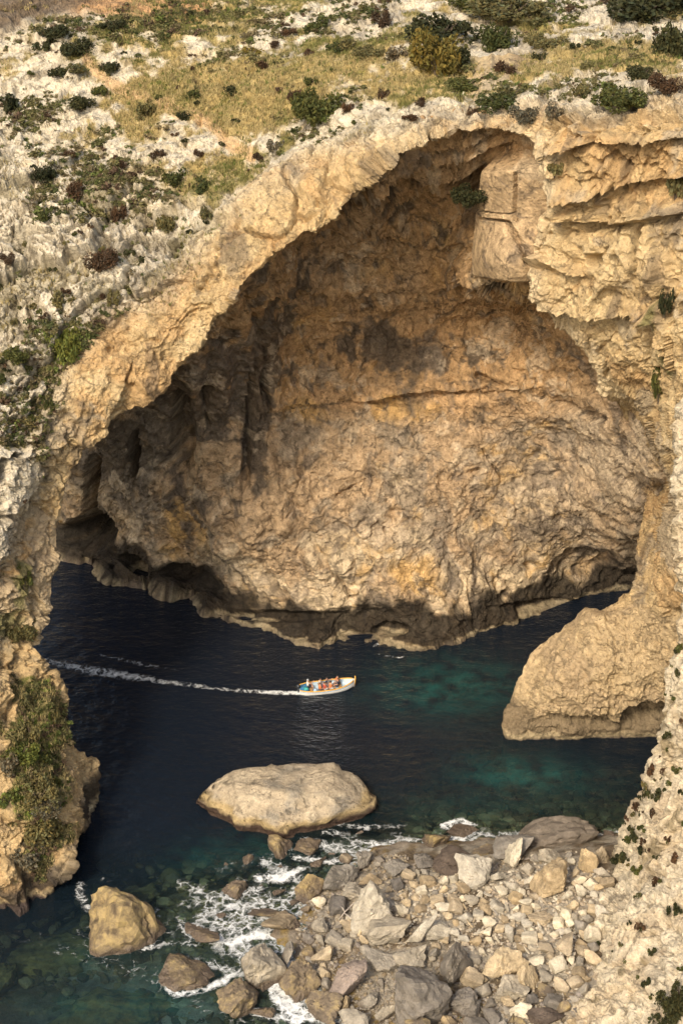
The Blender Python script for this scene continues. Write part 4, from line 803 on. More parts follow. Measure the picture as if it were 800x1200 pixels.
# ------------------------------------------------------------------ the water
WAKE = [([(350, 812), (320, 811.5), (290, 810), (255, 807), (225, 803), (195, 799), (165, 795)], [4.0, 4.6, 4.8, 5.0, 6, 8, 9], [.95, .80, .66, .58, .58, .56, .52]),
        ([(195, 799), (150, 792), (110, 786), (80, 780), (48, 772)], [6, 10, 12, 11, 9], [.66, .66, .64, .58, .5]), ([(205, 785), (165, 778), (125, 769), (100, 763)], [4, 6, 5, 4], [.5, .54, .5, .4]),
        ([(352, 814), (385, 819), (418, 812)], [3, 4, 3], [.6, .5, .35]), ([(335, 822), (380, 826)], [3, 3], [.35, .3])]
SURFL = [([(437, 758), (449, 752), (456, 747)], [3, 4, 3], [.6, .8, .75]), ([(440, 766), (455, 769), (470, 771), (480, 766)], [2, 2, 2, 2], [.6, .7, .7, .5]),
         ([(520, 968), (540, 964), (556, 968)], [7, 9, 6], [.9, 1.1, .6]), ([(525, 985), (545, 982)], [5, 5], [.9, .8]), ([(390, 965), (430, 970), (475, 968)], [7, 8, 7], [.55, .6, .5]), ([(410, 985), (450, 992), (495, 996)], [8, 9, 6], [.62, .75, .6]), ([(380, 975), (420, 978)], [8, 8], [.6, .5]),
         ([(300, 1030), (335, 1028), (352, 1018)], [10, 12, 8], [.7, .85, .7]), ([(345, 1005), (390, 1010), (420, 1005)], [7, 8, 6], [.7, .7, .6]), ([(270, 1105), (300, 1096), (330, 1098)], [8, 9, 6], [.85, .95, .8]), ([(262, 1080), (280, 1100)], [8, 8], [.65, .7]),
         ([(336, 1128), (326, 1142), (322, 1160), (330, 1172), (350, 1186), (380, 1192), (420, 1196)], [11, 9, 10, 14, 15, 13, 9], [1.0, 1.05, 1.05, 1.1, 1.1, 1.0, .9]), ([(240, 1160), (262, 1150), (275, 1140)], [8, 9, 8], [.7, .8, .7]), ([(190, 1150), (205, 1166), (240, 1160)], [8, 8, 8], [.7, .75, .65]),
         ([(95, 1035), (94, 1050), (104, 1066)], [10, 11, 10], [.6, .64, .56]), ([(170, 1112), (195, 1105), (230, 1108)], [8, 7, 7], [.65, .6, .55]), ([(340, 1060), (300, 1070), (270, 1070)], [8, 10, 8], [.6, .6, .5]), ([(120, 1030), (150, 1036)], [6, 5], [.5, .4]), ([(40, 1160), (120, 1130)], [30, 30], [.24, .26]), ([(215, 1036), (260, 1058), (305, 1042)], [16, 18, 16], [.57, .6, .6]), ([(230, 1098), (280, 1086), (335, 1062)], [16, 18, 18], [.58, .62, .62]), ([(250, 1130), (282, 1142)], [14, 14], [.62, .62]), ([(356, 986), (420, 1000), (490, 992)], [14, 16, 14], [.6, .66, .62]), ([(310, 1010), (350, 1030)], [16, 14], [.6, .62]), ([(20, 1095), (120, 1125), (220, 1160), (240, 1195)], [34, 40, 34, 30], [.38, .42, .44, .42]), ([(300, 1185), (350, 1198)], [10, 8], [.8, .8]), ([(345, 1040), (340, 1060)], [6, 6], [.7, .6])]
foam = np.zeros(len(xy)); sel = np.where(inner)[0]; pg = pxg[sel]
for (ln, wd, st_) in WAKE + SURFL:
    n = len(ln); q, t = resample(np.c_[np.array(ln, float), np.array(wd, float), np.array(st_, float)], 2.0, False)
    lo_ = q[:, :2].min(0) - 40; hi_ = q[:, :2].max(0) + 40
    m = np.where((pg[:, 0] > lo_[0]) & (pg[:, 0] < hi_[0]) & (pg[:, 1] > lo_[1]) & (pg[:, 1] < hi_[1]))[0]
    if len(m) == 0: continue
    dx = pg[m][:, None, 0] - q[None, :, 0]; dy = (pg[m][:, None, 1] - q[None, :, 1]) * 1.25
    v = (q[None, :, 3] * np.exp(-(dx * dx + dy * dy) / (q[None, :, 2] ** 2))).max(1)
    foam[sel[m]] = np.maximum(foam[sel[m]], v)
for (x, y, rx, ry) in SURF:
    if PZ(0, 985)[1] < y < PZ(0, 900)[1] and rx > 4: k = .30
    else: k = .44
    m = np.where((np.abs(xy[:, 0] - x) < rx + 4) & (np.abs(xy[:, 1] - y) < ry + 4))[0]
    e = np.hypot((xy[m, 0] - x) / rx, (xy[m, 1] - y) / ry); dm = np.maximum(e - .8, 0) * min(rx, ry)
    dirf = .65 + .35 * ((xy[m, 1] < y) | (xy[m, 0] > x))
    if rx > 7: dirf = dirf * ss(-3, 4, xy[m, 0] - x) * .8
    foam[m] = np.maximum(foam[m], k * np.exp(-(dm / .8) ** 2) * dirf)
shore = ss(-.9, -.1, bz) * ss(.3, -.1, bz) * .6
foam = np.maximum(foam, np.where(inner, shore, 0))
me = mesh_np('water', np.c_[xy, np.zeros(len(xy))], GF)
dep = np.where(inner, np.maximum(-bz, 0), 14.0)
attr_f(me, 'depth', dep); attr_f(me, 'foam', foam); attr_f(me, 'sand', np.where(inner, np.clip(sand, 0, 1.3), 0))
def water_material():
    m = bpy.data.materials.new('sea_water'); m.use_nodes = True; t = m.node_tree; t.nodes.clear()
    out = N_(t, 'ShaderNodeOutputMaterial'); ge = N_(t, 'ShaderNodeNewGeometry')
    ad = N_(t, 'ShaderNodeAttribute', attribute_name='depth'); af = N_(t, 'ShaderNodeAttribute', attribute_name='foam'); as_ = N_(t, 'ShaderNodeAttribute', attribute_name='sand')
    # waves
    mp = N_(t, 'ShaderNodeMapping'); mp.inputs['Scale'].default_value = (.75, 1.25, 1); mp.inputs['Rotation'].default_value = (0, 0, .3); L_(t, ge.outputs['Position'], mp.inputs[0])
    w1 = N_(t, 'ShaderNodeTexNoise', Scale=.9, Detail=5.0, Roughness=.6); w2 = N_(t, 'ShaderNodeTexNoise', Scale=.16, Detail=3.0); w3 = N_(t, 'ShaderNodeTexNoise', Scale=3.0, Detail=3.0)
    for w in (w1, w2, w3): L_(t, mp.outputs[0], w.inputs['Vector'])
    h = math_(t, 'ADD', math_(t, 'ADD', math_(t, 'MULTIPLY', w1.outputs[0], .55), math_(t, 'MULTIPLY', w2.outputs[0], 1.0)), math_(t, 'MULTIPLY', w3.outputs[0], .10))
    bp = N_(t, 'ShaderNodeBump', Strength=.8, Distance=.8); L_(t, h, bp.inputs['Height'])
    # how far one sees down, and the colour of the water itself
    clear = math_(t, 'POWER', 2.718, math_(t, 'MULTIPLY', ad.outputs['Fac'], -.24))
    teal = math_(t, 'POWER', 2.718, math_(t, 'MULTIPLY', ad.outputs['Fac'], -.30))
    nz = N_(t, 'ShaderNodeTexNoise', Scale=.5, Detail=6.0, Roughness=.65); L_(t, ge.outputs['Position'], nz.inputs['Vector'])
    patch = math_(t, 'MULTIPLY', as_.outputs['Fac'], ramp(t, nz.outputs[0], [(.38, .1), (.62, 1)]), True)
    body = mult(t, (.0075, .0112, .0185), (.006, .019, .022), teal, 'MIX'); body = mult(t, body, (.014, .075, .068), patch, 'MIX')
    df = N_(t, 'ShaderNodeBsdfDiffuse'); L_(t, body, df.inputs['Color'])
    tr = N_(t, 'ShaderNodeBsdfTransparent'); tr.inputs[0].default_value = (.66, .87, .86, 1)
    mx = N_(t, 'ShaderNodeMixShader'); L_(t, math_(t, 'MULTIPLY', clear, .92), mx.inputs[0]); L_(t, df.outputs[0], mx.inputs[1]); L_(t, tr.outputs[0], mx.inputs[2])
    gl = N_(t, 'ShaderNodeBsdfGlossy', Roughness=.09); L_(t, bp.outputs[0], gl.inputs['Normal'])
    fr_ = N_(t, 'ShaderNodeFresnel', IOR=1.33); L_(t, bp.outputs[0], fr_.inputs['Normal'])
    m2 = N_(t, 'ShaderNodeMixShader'); L_(t, math_(t, 'MULTIPLY', fr_.outputs[0], 1.0), m2.inputs[0]); L_(t, mx.outputs[0], m2.inputs[1]); L_(t, gl.outputs[0], m2.inputs[2])
    # foam: lace of thin strands that closes where it is thick
    wn = N_(t, 'ShaderNodeTexNoise', Scale=1.1, Detail=5.0, Roughness=.65); L_(t, ge.outputs['Position'], wn.inputs['Vector'])
    wv = t.nodes.new('ShaderNodeVectorMath'); wv.operation = 'MULTIPLY_ADD'; L_(t, wn.outputs['Color'], wv.inputs[0]); wv.inputs[1].default_value = (1.7, 1.7, 0); L_(t, ge.outputs['Position'], wv.inputs[2])
    vo = N_(t, 'ShaderNodeTexVoronoi', Scale=1.15, feature='DISTANCE_TO_EDGE'); L_(t, wv.outputs[0], vo.inputs['Vector'])
    v2 = N_(t, 'ShaderNodeTexVoronoi', Scale=3.1, feature='DISTANCE_TO_EDGE'); L_(t, wv.outputs[0], v2.inputs['Vector'])
    fn = N_(t, 'ShaderNodeTexNoise', Scale=1.7, Detail=8.0, Roughness=.78); L_(t, wv.outputs[0], fn.inputs['Vector'])
    lace = math_(t, 'MINIMUM', math_(t, 'MULTIPLY', vo.outputs['Distance'], 2.0), math_(t, 'ADD', math_(t, 'MULTIPLY', v2.outputs['Distance'], 2.6), .12))
    thr = math_(t, 'ADD', math_(t, 'MULTIPLY', lace, .75), math_(t, 'MULTIPLY', fn.outputs[0], 1.25))
    fm = math_(t, 'SUBTRACT', math_(t, 'MULTIPLY', math_(t, 'MINIMUM', af.outputs['Fac'], .74), 1.36), thr)
    fmask = ramp(t, math_(t, 'ADD', fm, .5), [(.42, 0), (.82, 1)])
    fd_ = N_(t, 'ShaderNodeBsdfDiffuse'); fd_.inputs['Color'].default_value = (.74, .74, .70, 1)
    m3 = N_(t, 'ShaderNodeMixShader'); L_(t, math_(t, 'MULTIPLY', fmask, .92), m3.inputs[0]); L_(t, m2.outputs[0], m3.inputs[1]); L_(t, fd_.outputs[0], m3.inputs[2])
    L_(t, m3.outputs[0], out.inputs[0]); return m
tag(link('sea', me, water_material()), 'dark clear sea of the bay with foam and boat wake', kind='structure')
# ------------------------------------------------------------------ shrubs, tufts and grass
def leaf_material(name, col, rough=.7, trans=.25):
    m, t, b = nodes(name, rough, .15)
    oi = N_(t, 'ShaderNodeObjectInfo'); at = N_(t, 'ShaderNodeAttribute', attribute_name='col')
    c = mult(t, tuple(col), at.outputs['Color']); c = mult(t, c, ramp(t, oi.outputs['Random'], [(0, (.75, .78, .8)), (1, (1.25, 1.18, 1.1))])); L_(t, c, b.inputs['Base Color'])
    tl = N_(t, 'ShaderNodeBsdfTranslucent'); L_(t, c, tl.inputs[0]); mx = N_(t, 'ShaderNodeMixShader'); mx.inputs[0].default_value = trans
    L_(t, b.outputs[0], mx.inputs[1]); L_(t, tl.outputs[0], mx.inputs[2]); L_(t, mx.outputs[0], t.nodes['Material Output'].inputs[0]); return m
LM = dict(green=leaf_material('green_leaves', (.105, .115, .036)), dark=leaf_material('dark_leaves', (.062, .066, .028)), olive=leaf_material('olive_leaves', (.195, .175, .075)), yellow=leaf_material('yellow_leaves', (.26, .20, .05)),
          brown=leaf_material('brown_twigs', (.115, .072, .042)), grey=leaf_material('grey_leaves', (.20, .175, .115)), bright=leaf_material('bright_leaves', (.20, .225, .055)))
M_STEM = plain('bark', (.10, .075, .05), .9)
def foliage_mesh(name, seed, n, leaf, h=1.0, lob=7, tw=False):
    rg_ = np.random.RandomState(seed); cen = rg_.uniform(-.72, .72, (lob, 3)); cen[:, 2] = rg_.uniform(.15, .7, lob) * h; rad = rg_.uniform(.20, .50, lob)
    k = rg_.randint(0, lob, n); u = rg_.normal(size=(n, 3)); u /= np.linalg.norm(u, axis=1)[:, None]; r = rad[k] * rg_.uniform(.45, 1.05, n) ** .6
    p = cen[k] + u * r[:, None]; p[:, 2] = np.abs(p[:, 2]) * 1.0
    a = rg_.normal(size=(n, 3)) + u * (1.8 if tw else .4); a /= np.linalg.norm(a, axis=1)[:, None]
    b_ = np.cross(a, rg_.normal(size=(n, 3))); b_ /= np.linalg.norm(b_, axis=1)[:, None]; c_ = np.cross(a, b_)
    L = leaf * rg_.uniform(.6, 1.3, n)[:, None]; W = L * (.22 if tw else .55)
    V = np.stack([p - a * L, p + b_ * W + c_ * L * .2, p + a * L, p - b_ * W + c_ * L * .2], 1).reshape(-1, 3)
    F = np.arange(4 * n).reshape(n, 4); me = mesh_np(name, V, F, False)
    t_ = np.repeat(rg_.uniform(.6, 1.45, n), 4); hue = np.repeat(rg_.uniform(-.12, .2, n), 4); attr_col(me, 'col', np.clip(np.stack([t_ * (1 + hue), t_, t_ * (1 - hue)], 1) * .66, 0, 1)); return me
FOL = [foliage_mesh('foliage', 40 + k, 480, .15, .9, 8) for k in range(6)]; FOLB = [foliage_mesh('foliage', 60 + k, 2000, .085, 1.0, 14) for k in range(4)]
TWG = [foliage_mesh('foliage', 80 + k, 420, .19, .8, 5, True) for k in range(4)]; TUF = [foliage_mesh('tuft', 90 + k, 130, .24, .8, 3) for k in range(5)]
def stems_mesh(seed):
    rg_ = random.Random(seed); bm = bmesh.new()
    for k in range(6):
        a = rg_.uniform(0, 6.28); x, y = math.cos(a) * rg_.uniform(.3, .6), math.sin(a) * rg_.uniform(.3, .6); tube(bm, [(x * .05, y * .05, -.25), (x * .4, y * .4, .2), (x, y, rg_.uniform(.5, .85))], [.06, .045, .015], 4)
    me = bpy.data.meshes.new('stems'); bm.to_mesh(me); bm.free(); me.materials.append(M_STEM); return me
STM = [stems_mesh(k) for k in range(3)]
class Near:
    def __init__(s, dct, n):
        s.V = dct['V'][:n]; q = dct['px'][:n]; s.kd = kdtree.KDTree(n)
        for i, v in enumerate(q): s.kd.insert((v[0], v[1], 0), i)
        s.kd.balance()
    def __call__(s, x, y):
        r = s.kd.find_n((x, y, 0), 4); i = min(r, key=lambda e: s.V[e[1]][1])[1]; return s.V[i], i
ON_F = Near(front, front['nf']); ON_H = Near(head, head['nf'])
vr = random.Random(11)
def shrub(x, y, w, h, kind, label, group='shrubs of the cliffs', surf=None, small=False, cat='shrub'):
    """x, y: the foot of the shrub as seen; it stands on the rock there."""
    p, _ = (surf or ON_F)(x, y + h * .35); s = mpp(p); r = w * s / 2 * 1.12; hh = h * s * .85
    if small:
        me = vr.choice(TUF); o = link('tuft', me, LM[kind]); o.location = p; o.scale = (r, r, hh); o.rotation_euler.z = vr.uniform(0, 6.28); return tag(o, label, cat, group)
    o = bpy.data.objects.new('shrub', None); COL.objects.link(o); o.location = p - np.array([0, 0, .12 * hh]); o.scale = (r, r, hh); o.rotation_euler.z = vr.uniform(0, 6.28); o.empty_display_size = .1
    me = vr.choice(TWG) if kind == 'brown' and w < 30 else vr.choice(FOLB if w >= 30 else FOL)
    link('foliage', me, LM[kind], o); link('stems', vr.choice(STM), M_STEM, o); return tag(o, label, cat, group)
SHRUBS = [
 (512, 62, 58, 56, 'yellow', 'large yellow green bush at the top centre, the roundest of all'), (514, 32, 70, 34, 'dark', 'spreading dark green bush just behind the yellow green one'), (534, 66, 30, 26, 'dark', 'dark foliage added as shade under the right side of the yellow green bush'), (580, 40, 40, 38, 'green', 'upright green bush right of the yellow green one'),  # the dark one under the yellow green bush is added as its shade
 (597, 5, 84, 30, 'olive', 'wide olive thicket at the top edge right of centre'), (552, 4, 44, 22, 'green', 'green bush at the top edge above the upright green bush'), (752, 4, 88, 34, 'dark', 'wide dark thicket at the top edge near the right corner'), (788, 45, 48, 54, 'dark', 'tall dark green bush cut by the right edge below the corner thicket'),
 (370, 122, 50, 42, 'green', 'big round green bush above the left shoulder of the arch'), (345, 109, 22, 18, 'brown', 'brown bush touching the left of the big round green bush'), (88, 55, 36, 18, 'dark', 'dark wide shrub at the start of the dirt path'), (124, 76, 24, 16, 'dark', 'dark shrub right beside the upper dirt path'), (52, 49, 22, 14, 'dark', 'small dark shrub left of the path start'),
 (67, 83, 26, 16, 'dark', 'dark shrub on the white rocks left of the path'), (95, 119, 34, 18, 'dark', 'dark shrub in the white rocks left of the path bend'), (115, 105, 22, 14, 'green', 'green shrub between the white rocks and the path bend'), (90, 76, 24, 14, 'olive', 'olive shrub beside the upper white rocks'), (217, 133, 18, 14, 'dark', 'small dark shrub at the middle of the dirt path'),
 (272, 106, 20, 12, 'dark', 'lone dark shrub in the dry meadow'), (230, 108, 18, 12, 'green', 'green shrub in the left part of the dry meadow'), (365, 92, 14, 12, 'green', 'small green shrub above the big round green bush'), (306, 180, 14, 12, 'brown', 'brown shrub at the lower end of the dirt path'), (322, 168, 20, 14, 'grey', 'grey shrub at the lower right of the dry meadow'),
 (187, 177, 18, 14, 'brown', 'brown twiggy shrub left of the lower path'), (236, 176, 14, 11, 'brown', 'small brown shrub below the lower path'), (236, 214, 26, 17, 'green', 'green shrub on the white rocks below the path'), (204, 204, 28, 20, 'green', 'green spreading shrub left of the one below the path'), (172, 124, 22, 24, 'olive', 'olive shrub left of the middle of the path'),
 (87, 219, 28, 28, 'brown', 'dark brown shrub in a hollow of the upper white slope'), (82, 180, 16, 12, 'brown', 'little brown shrub on the upper white slope'), (133, 246, 24, 34, 'brown', 'tallest dark brown shrub on the white slope'), (47, 250, 20, 16, 'green', 'green shrub in the white slope near the left edge'), (50, 200, 30, 22, 'dark', 'dark shrub in a crack high on the left white slope'),
 (147, 190, 16, 12, 'brown', 'small brown shrub in the middle of the white slope'), (197, 258, 26, 26, 'olive', 'olive shrub halfway down the white slope'), (245, 246, 14, 20, 'olive', 'thin olive shrub on the white rim rock'), (10, 118, 26, 24, 'dark', 'dark shrub cut by the left edge high on the slope'), (66, 36, 32, 16, 'dark', 'dark shrub below the brown far cliff'), (132, 28, 30, 12, 'dark', 'flat dark shrub under the orange cliff band'),
 (334, 35, 22, 12, 'brown', 'brown shrub in the upper meadow'), (306, 71, 20, 12, 'brown', 'brown shrub at the right of the dry meadow'), (360, 60, 16, 10, 'brown', 'brown shrub on the pale stones above the big green bush'), (370, 28, 26, 16, 'green', 'green shrub in the upper middle of the plateau'), (297, 59, 20, 10, 'yellow', 'yellow green cushion in the upper dry meadow'),
 (395, 55, 20, 14, 'green', 'green shrub on pale stones left of top centre'), (320, 50, 16, 10, 'brown', 'small brown shrub in the meadow, left of the pale stones'), (465, 60, 26, 18, 'grey', 'grey bush left of the yellow green bush'), (452, 20, 28, 22, 'brown', 'brown bush near the top edge left of the dark spreading one'), (452, 107, 18, 14, 'brown', 'brown shrub on pale stones above the arch crown'),
 (490, 117, 18, 16, 'brown', 'dark brown shrub above the arch crown, below the yellow bush'), (480, 135, 24, 10, 'brown', 'flat brown shrub on the rim of the arch crown'), (405, 122, 18, 18, 'brown', 'brown shrub right of the big round green bush'), (597, 77, 28, 18, 'brown', 'reddish brown shrub on the open stony ground right of centre'), (582, 116, 50, 20, 'green', 'low green shrub on the rim above the smooth slabs'),
 (552, 128, 14, 12, 'brown', 'small brown shrub left of the low green one on the rim'), (612, 133, 30, 20, 'grey', 'grey green shrub hanging over the rim above the pillar'), (730, 112, 62, 28, 'green', 'widest green shrub on the rim at the right'), (752, 83, 32, 18, 'dark', 'dark shrub above the wide green one on the right rim'), (781, 97, 36, 22, 'brown', 'dark brown shrub at the right edge of the rim'),
 (647, 127, 22, 20, 'grey', 'grey tuft on the rim right of the pillar top'), (545, 97, 42, 14, 'green', 'low green spread below the yellow green bush'), (640, 48, 40, 16, 'olive', 'olive low bush in the stony right meadow'), (632, 64, 16, 12, 'dark', 'dark small shrub in the stony right meadow'), (432, 60, 32, 14, 'olive', 'olive shrub between pale stones left of the grey bush'), (407, 50, 24, 18, 'olive', 'olive shrub left of the pale stony strip'),
 (600, 105, 26, 18, 'olive', 'olive tuft on the rim between the green shrubs'), (680, 105, 22, 18, 'olive', 'olive tuft left of the widest rim shrub'), (75, 402, 36, 50, 'bright', 'long bright green shrub on the lower white slope'), (20, 413, 30, 22, 'green', 'green shrub near the left edge of the lower slope'), (132, 345, 14, 22, 'olive', 'thin olive shrub near the rim on the lower slope'), (120, 303, 34, 26, 'brown', 'dark brown shrub on the middle white slope'),
 (72, 346, 24, 22, 'olive', 'olive shrub in a crack of the middle white slope'), (40, 492, 24, 12, 'olive', 'flat olive shrub low on the white slope'), (4, 442, 12, 14, 'green', 'little green shrub at the left edge of the lower slope'), (15, 303, 22, 14, 'brown', 'brown shrub at the left edge of the middle slope'), (58, 470, 12, 20, 'green', 'narrow green shrub on the lowest white slope'),
 (550, 240, 44, 22, 'dark', 'dark green bush hanging inside the top of the cave'), (777, 350, 14, 34, 'dark', 'dark green bush hanging on the right cliff face'), (772, 440, 20, 50, 'green', 'long green strip of bush on the right cliff face'), (648, 195, 20, 20, 'olive', 'olive tuft at the top of the bright pillar strip'), (790, 215, 24, 34, 'olive', 'olive tuft on the right face below the rim'),
 (30, 672, 18, 30, 'green', 'green bush on the left pillar just above the water'), (25, 735, 34, 30, 'olive', 'olive bush low on the left pillar'), (32, 812, 22, 28, 'olive', 'olive bush at the top of the left foot rock'), (64, 835, 16, 30, 'olive', 'olive bush on the right edge of the left foot rock'), (38, 852, 22, 24, 'olive', 'olive bush in the upper middle of the left foot rock'), (50, 880, 20, 18, 'green', 'deep green bush on the left foot rock'), (84, 868, 10, 10, 'green', 'small green tuft on the outer knob of the left foot rock'),
 (22, 878, 40, 22, 'bright', 'bright green patch of plants on the left foot rock'), (10, 932, 28, 20, 'bright', 'bright green patch at the left edge of the foot rock'), (45, 920, 50, 36, 'olive', 'broad olive bush in the middle of the left foot rock'), (40, 965, 46, 34, 'olive', 'broad olive bush on the lower left foot rock'), (62, 968, 26, 30, 'olive', 'olive bush on the lower right of the left foot rock'), (35, 1000, 40, 26, 'grey', 'grey olive bush hanging lowest on the left foot rock'), (66, 912, 16, 16, 'green', 'green tuft at the right of the left foot rock'), (10, 890, 24, 24, 'grey', 'greyish bush at the left edge of the foot rock'), (55, 945, 30, 24, 'grey', 'greyish bush between the olive ones of the foot rock'),
]
for (x, y, w, h, k, lab) in SHRUBS:
    if 'inside the top of the cave' in lab:
        p = P(x, y, 164.5); s = mpp(p); o = bpy.data.objects.new('shrub', None); COL.objects.link(o); o.location = p; o.scale = (w * s / 2, 1.5, h * s); link('foliage', FOLB[0], LM[k], o); link('stems', STM[0], M_STEM, o); tag(o, lab, 'shrub', 'shrubs of the cliffs'); continue
    shrub(x, y, w, h, k, lab)
HT = [(795, 758, 10, 16), (793, 788, 8, 16), (786, 815, 10, 14), (797, 842, 8, 12), (780, 862, 12, 10), (790, 902, 10, 14), (776, 905, 8, 12), (762, 900, 10, 20), (755, 918, 10, 16), (782, 916, 8, 10), (768, 930, 10, 14), (745, 945, 12, 16), (757, 930, 8, 18), (760, 950, 10, 16), (772, 925, 12, 10), (738, 968, 12, 14), (742, 978, 14, 18), (750, 995, 12, 16), (745, 1015, 14, 14), (728, 1000, 14, 16), (722, 1002, 16, 12), (736, 985, 12, 12), (766, 1006, 8, 8), (790, 1000, 10, 16), (764, 1032, 12, 18), (786, 1065, 12, 24), (748, 1048, 8, 10), (706, 1033, 12, 12), (685, 1095, 8, 8), (699, 1108, 8, 14), (689, 1082, 6, 8), (726, 1105, 6, 10), (750, 1085, 10, 14), (762, 1115, 10, 10), (754, 1150, 10, 18), (770, 1165, 14, 12), (785, 1175, 30, 36), (795, 1160, 20, 24), (778, 1190, 24, 20), (797, 1135, 8, 8), (732, 1128, 6, 8), (798, 960, 8, 10), (783, 880, 8, 9), (796, 925, 6, 10), (780, 985, 8, 12), (752, 968, 10, 10), (733, 958, 8, 10)]
for (x, y, w, h) in HT:
    if w >= 20: shrub(x, y, w, h, 'dark', {30: 'largest dark bush in the bottom right corner on the white cliff', 20: 'dark bush above the largest one in the bottom right corner', 24: 'dark bush cut by the bottom edge on the white cliff'}[w], surf=ON_H)
    else:
        for q_ in range(1 + (vr.random() < .75) + (vr.random() < .3)):
            k_ = vr.choice(['dark', 'dark', 'green', 'olive', 'brown']); sc_ = 1.15 if q_ == 0 else vr.uniform(.4, .8); zone = 'along the cliff edge above the dark water' if y < 990 and x < 795 - (y - 750) * .15 else 'high on the white foreground cliff' if y < 960 else 'halfway down the white foreground cliff' if y < 1080 else 'low on the white foreground cliff'
            shrub(x + (q_ > 0) * vr.uniform(-12, 12), y + (q_ > 0) * vr.uniform(-9, 9), w * sc_, h * sc_ * .85, k_, {'dark': 'dark', 'green': 'green', 'olive': 'olive', 'brown': 'brown'}[k_] + ' tuft rooted ' + zone, 'tufts of the white foreground cliff', ON_H, True, 'plant')
# small tufts in the cracks of the slopes
nsm = 0; kinds = [('brown', 'small brown tuft in a crack of the white slope', 'brown tufts of the white slope'), ('olive', 'small olive tuft in a crack of the white slope', 'olive tufts of the white slope'), ('green', 'small green tuft in a crack of the white slope', 'green tufts of the white slope'), ('dark', 'small dark tuft in a crack of the white slope', 'dark tufts of the white slope')]
SL = front['basepx'][:front['nf']]; okm = np.where((front['slope'][:front['nf']] > .6) & (SL[:, 0] > 0) & (SL[:, 0] < 400) & (SL[:, 1] > 40) & (SL[:, 1] < 640) & (front['cr'][:front['nf']] < .12))[0]
npl = np.where((front['top'][:front['nf']] > .5) & (SL[:, 0] > 0) & (SL[:, 0] < 800) & (SL[:, 1] > 2))[0]
for i in np.random.RandomState(3).choice(okm, 50):
    x, y = SL[i]; k = vr.choice(kinds); w = vr.uniform(6, 13); shrub(x, y, w, w * vr.uniform(.6, .9), k[0], k[1], k[2], None, True, 'plant')
kp = [('brown', 'small brown tuft on the plateau above the arch', 'brown tufts of the plateau'), ('olive', 'small olive tuft on the plateau above the arch', 'olive tufts of the plateau'), ('green', 'small green tuft on the plateau above the arch', 'green tufts of the plateau'), ('dark', 'small dark tuft on the plateau above the arch', 'dark tufts of the plateau')]
for i in np.random.RandomState(4).choice(npl, 50):
    x, y = SL[i]; k = vr.choice(kp); w = vr.uniform(6, 13); shrub(x, y, w, w * vr.uniform(.45, .7), k[0], k[1], k[2], None, True, 'plant')
# grass: blades in bunches on the dry meadow, low herbs in the cracks
rn = np.random.RandomState(9); nf = front['nf']
gmw = front['gm'][:nf] * front['top'][:nf]; wgt = np.clip(gmw - .25, 0, 1) + .10 * (front['soil'][:nf] > .5) * front['slope'][:nf] + .6 * (front['veg'][:nf] > .4); wgt *= (SL[:, 0] > -20) & (SL[:, 0] < 830) & (SL[:, 1] > -20) & (SL[:, 1] < 1100)
ch = rn.choice(nf, 19000, p=wgt / wgt.sum()); nbl = 4
base = np.repeat(front['V'][ch] + rn.normal(0, .08, (len(ch), 3)) * [1, 1, 0], nbl, 0) + rn.normal(0, .12, (len(ch) * nbl, 3)) * [1, 1, 0]
a = rn.uniform(0, 6.28, len(base)); L = rn.uniform(.16, .42, len(base)) * np.repeat(rn.uniform(.6, 1.2, len(ch)), nbl); wd = .05
side = np.stack([np.cos(a), np.sin(a), a * 0], 1); tip = base + np.stack([rn.normal(0, .35, len(base)) * L, rn.normal(0, .35, len(base)) * L, L], 1)
Vg = np.stack([base - side * wd - [0, 0, .05], base + side * wd - [0, 0, .05], tip], 1).reshape(-1, 3); Fg = np.arange(len(Vg)).reshape(-1, 3)
me = mesh_np('grass', Vg, Fg, False)
gp = SL[ch]; nn = fbm(front['V'][ch], .12, 4, .6, 91); dry = np.array([.37, .30, .14]); ol = np.array([.17, .165, .055]); gr = np.array([.10, .13, .03])
t1 = ss(-.1, .4, nn + .5 * blobs(gp, [(300, 30, 140, 26, 1), (170, 60, 60, 20, .4), (120, 110, 40, 40, .6), (620, 110, 60, 16, .8), (230, 90, 60, 30, -.4), (300, 150, 40, 30, -.8)]))[:, None]; t2 = (rn.uniform(0, 1, len(ch)) < .12)[:, None]
cg = dry * (1 - t1) + ol * t1; cg = np.where(t2, gr, cg) * rn.uniform(.75, 1.25, (len(ch), 1)); attr_col(me, 'col', np.repeat(np.repeat(cg, nbl, 0), 3, 0) * .66)
tag(link('grass', me, leaf_material('grass_blades', (1.5, 1.5, 1.5), .8, .3)), 'dry yellow and olive grass of the plateau meadow', kind='stuff')

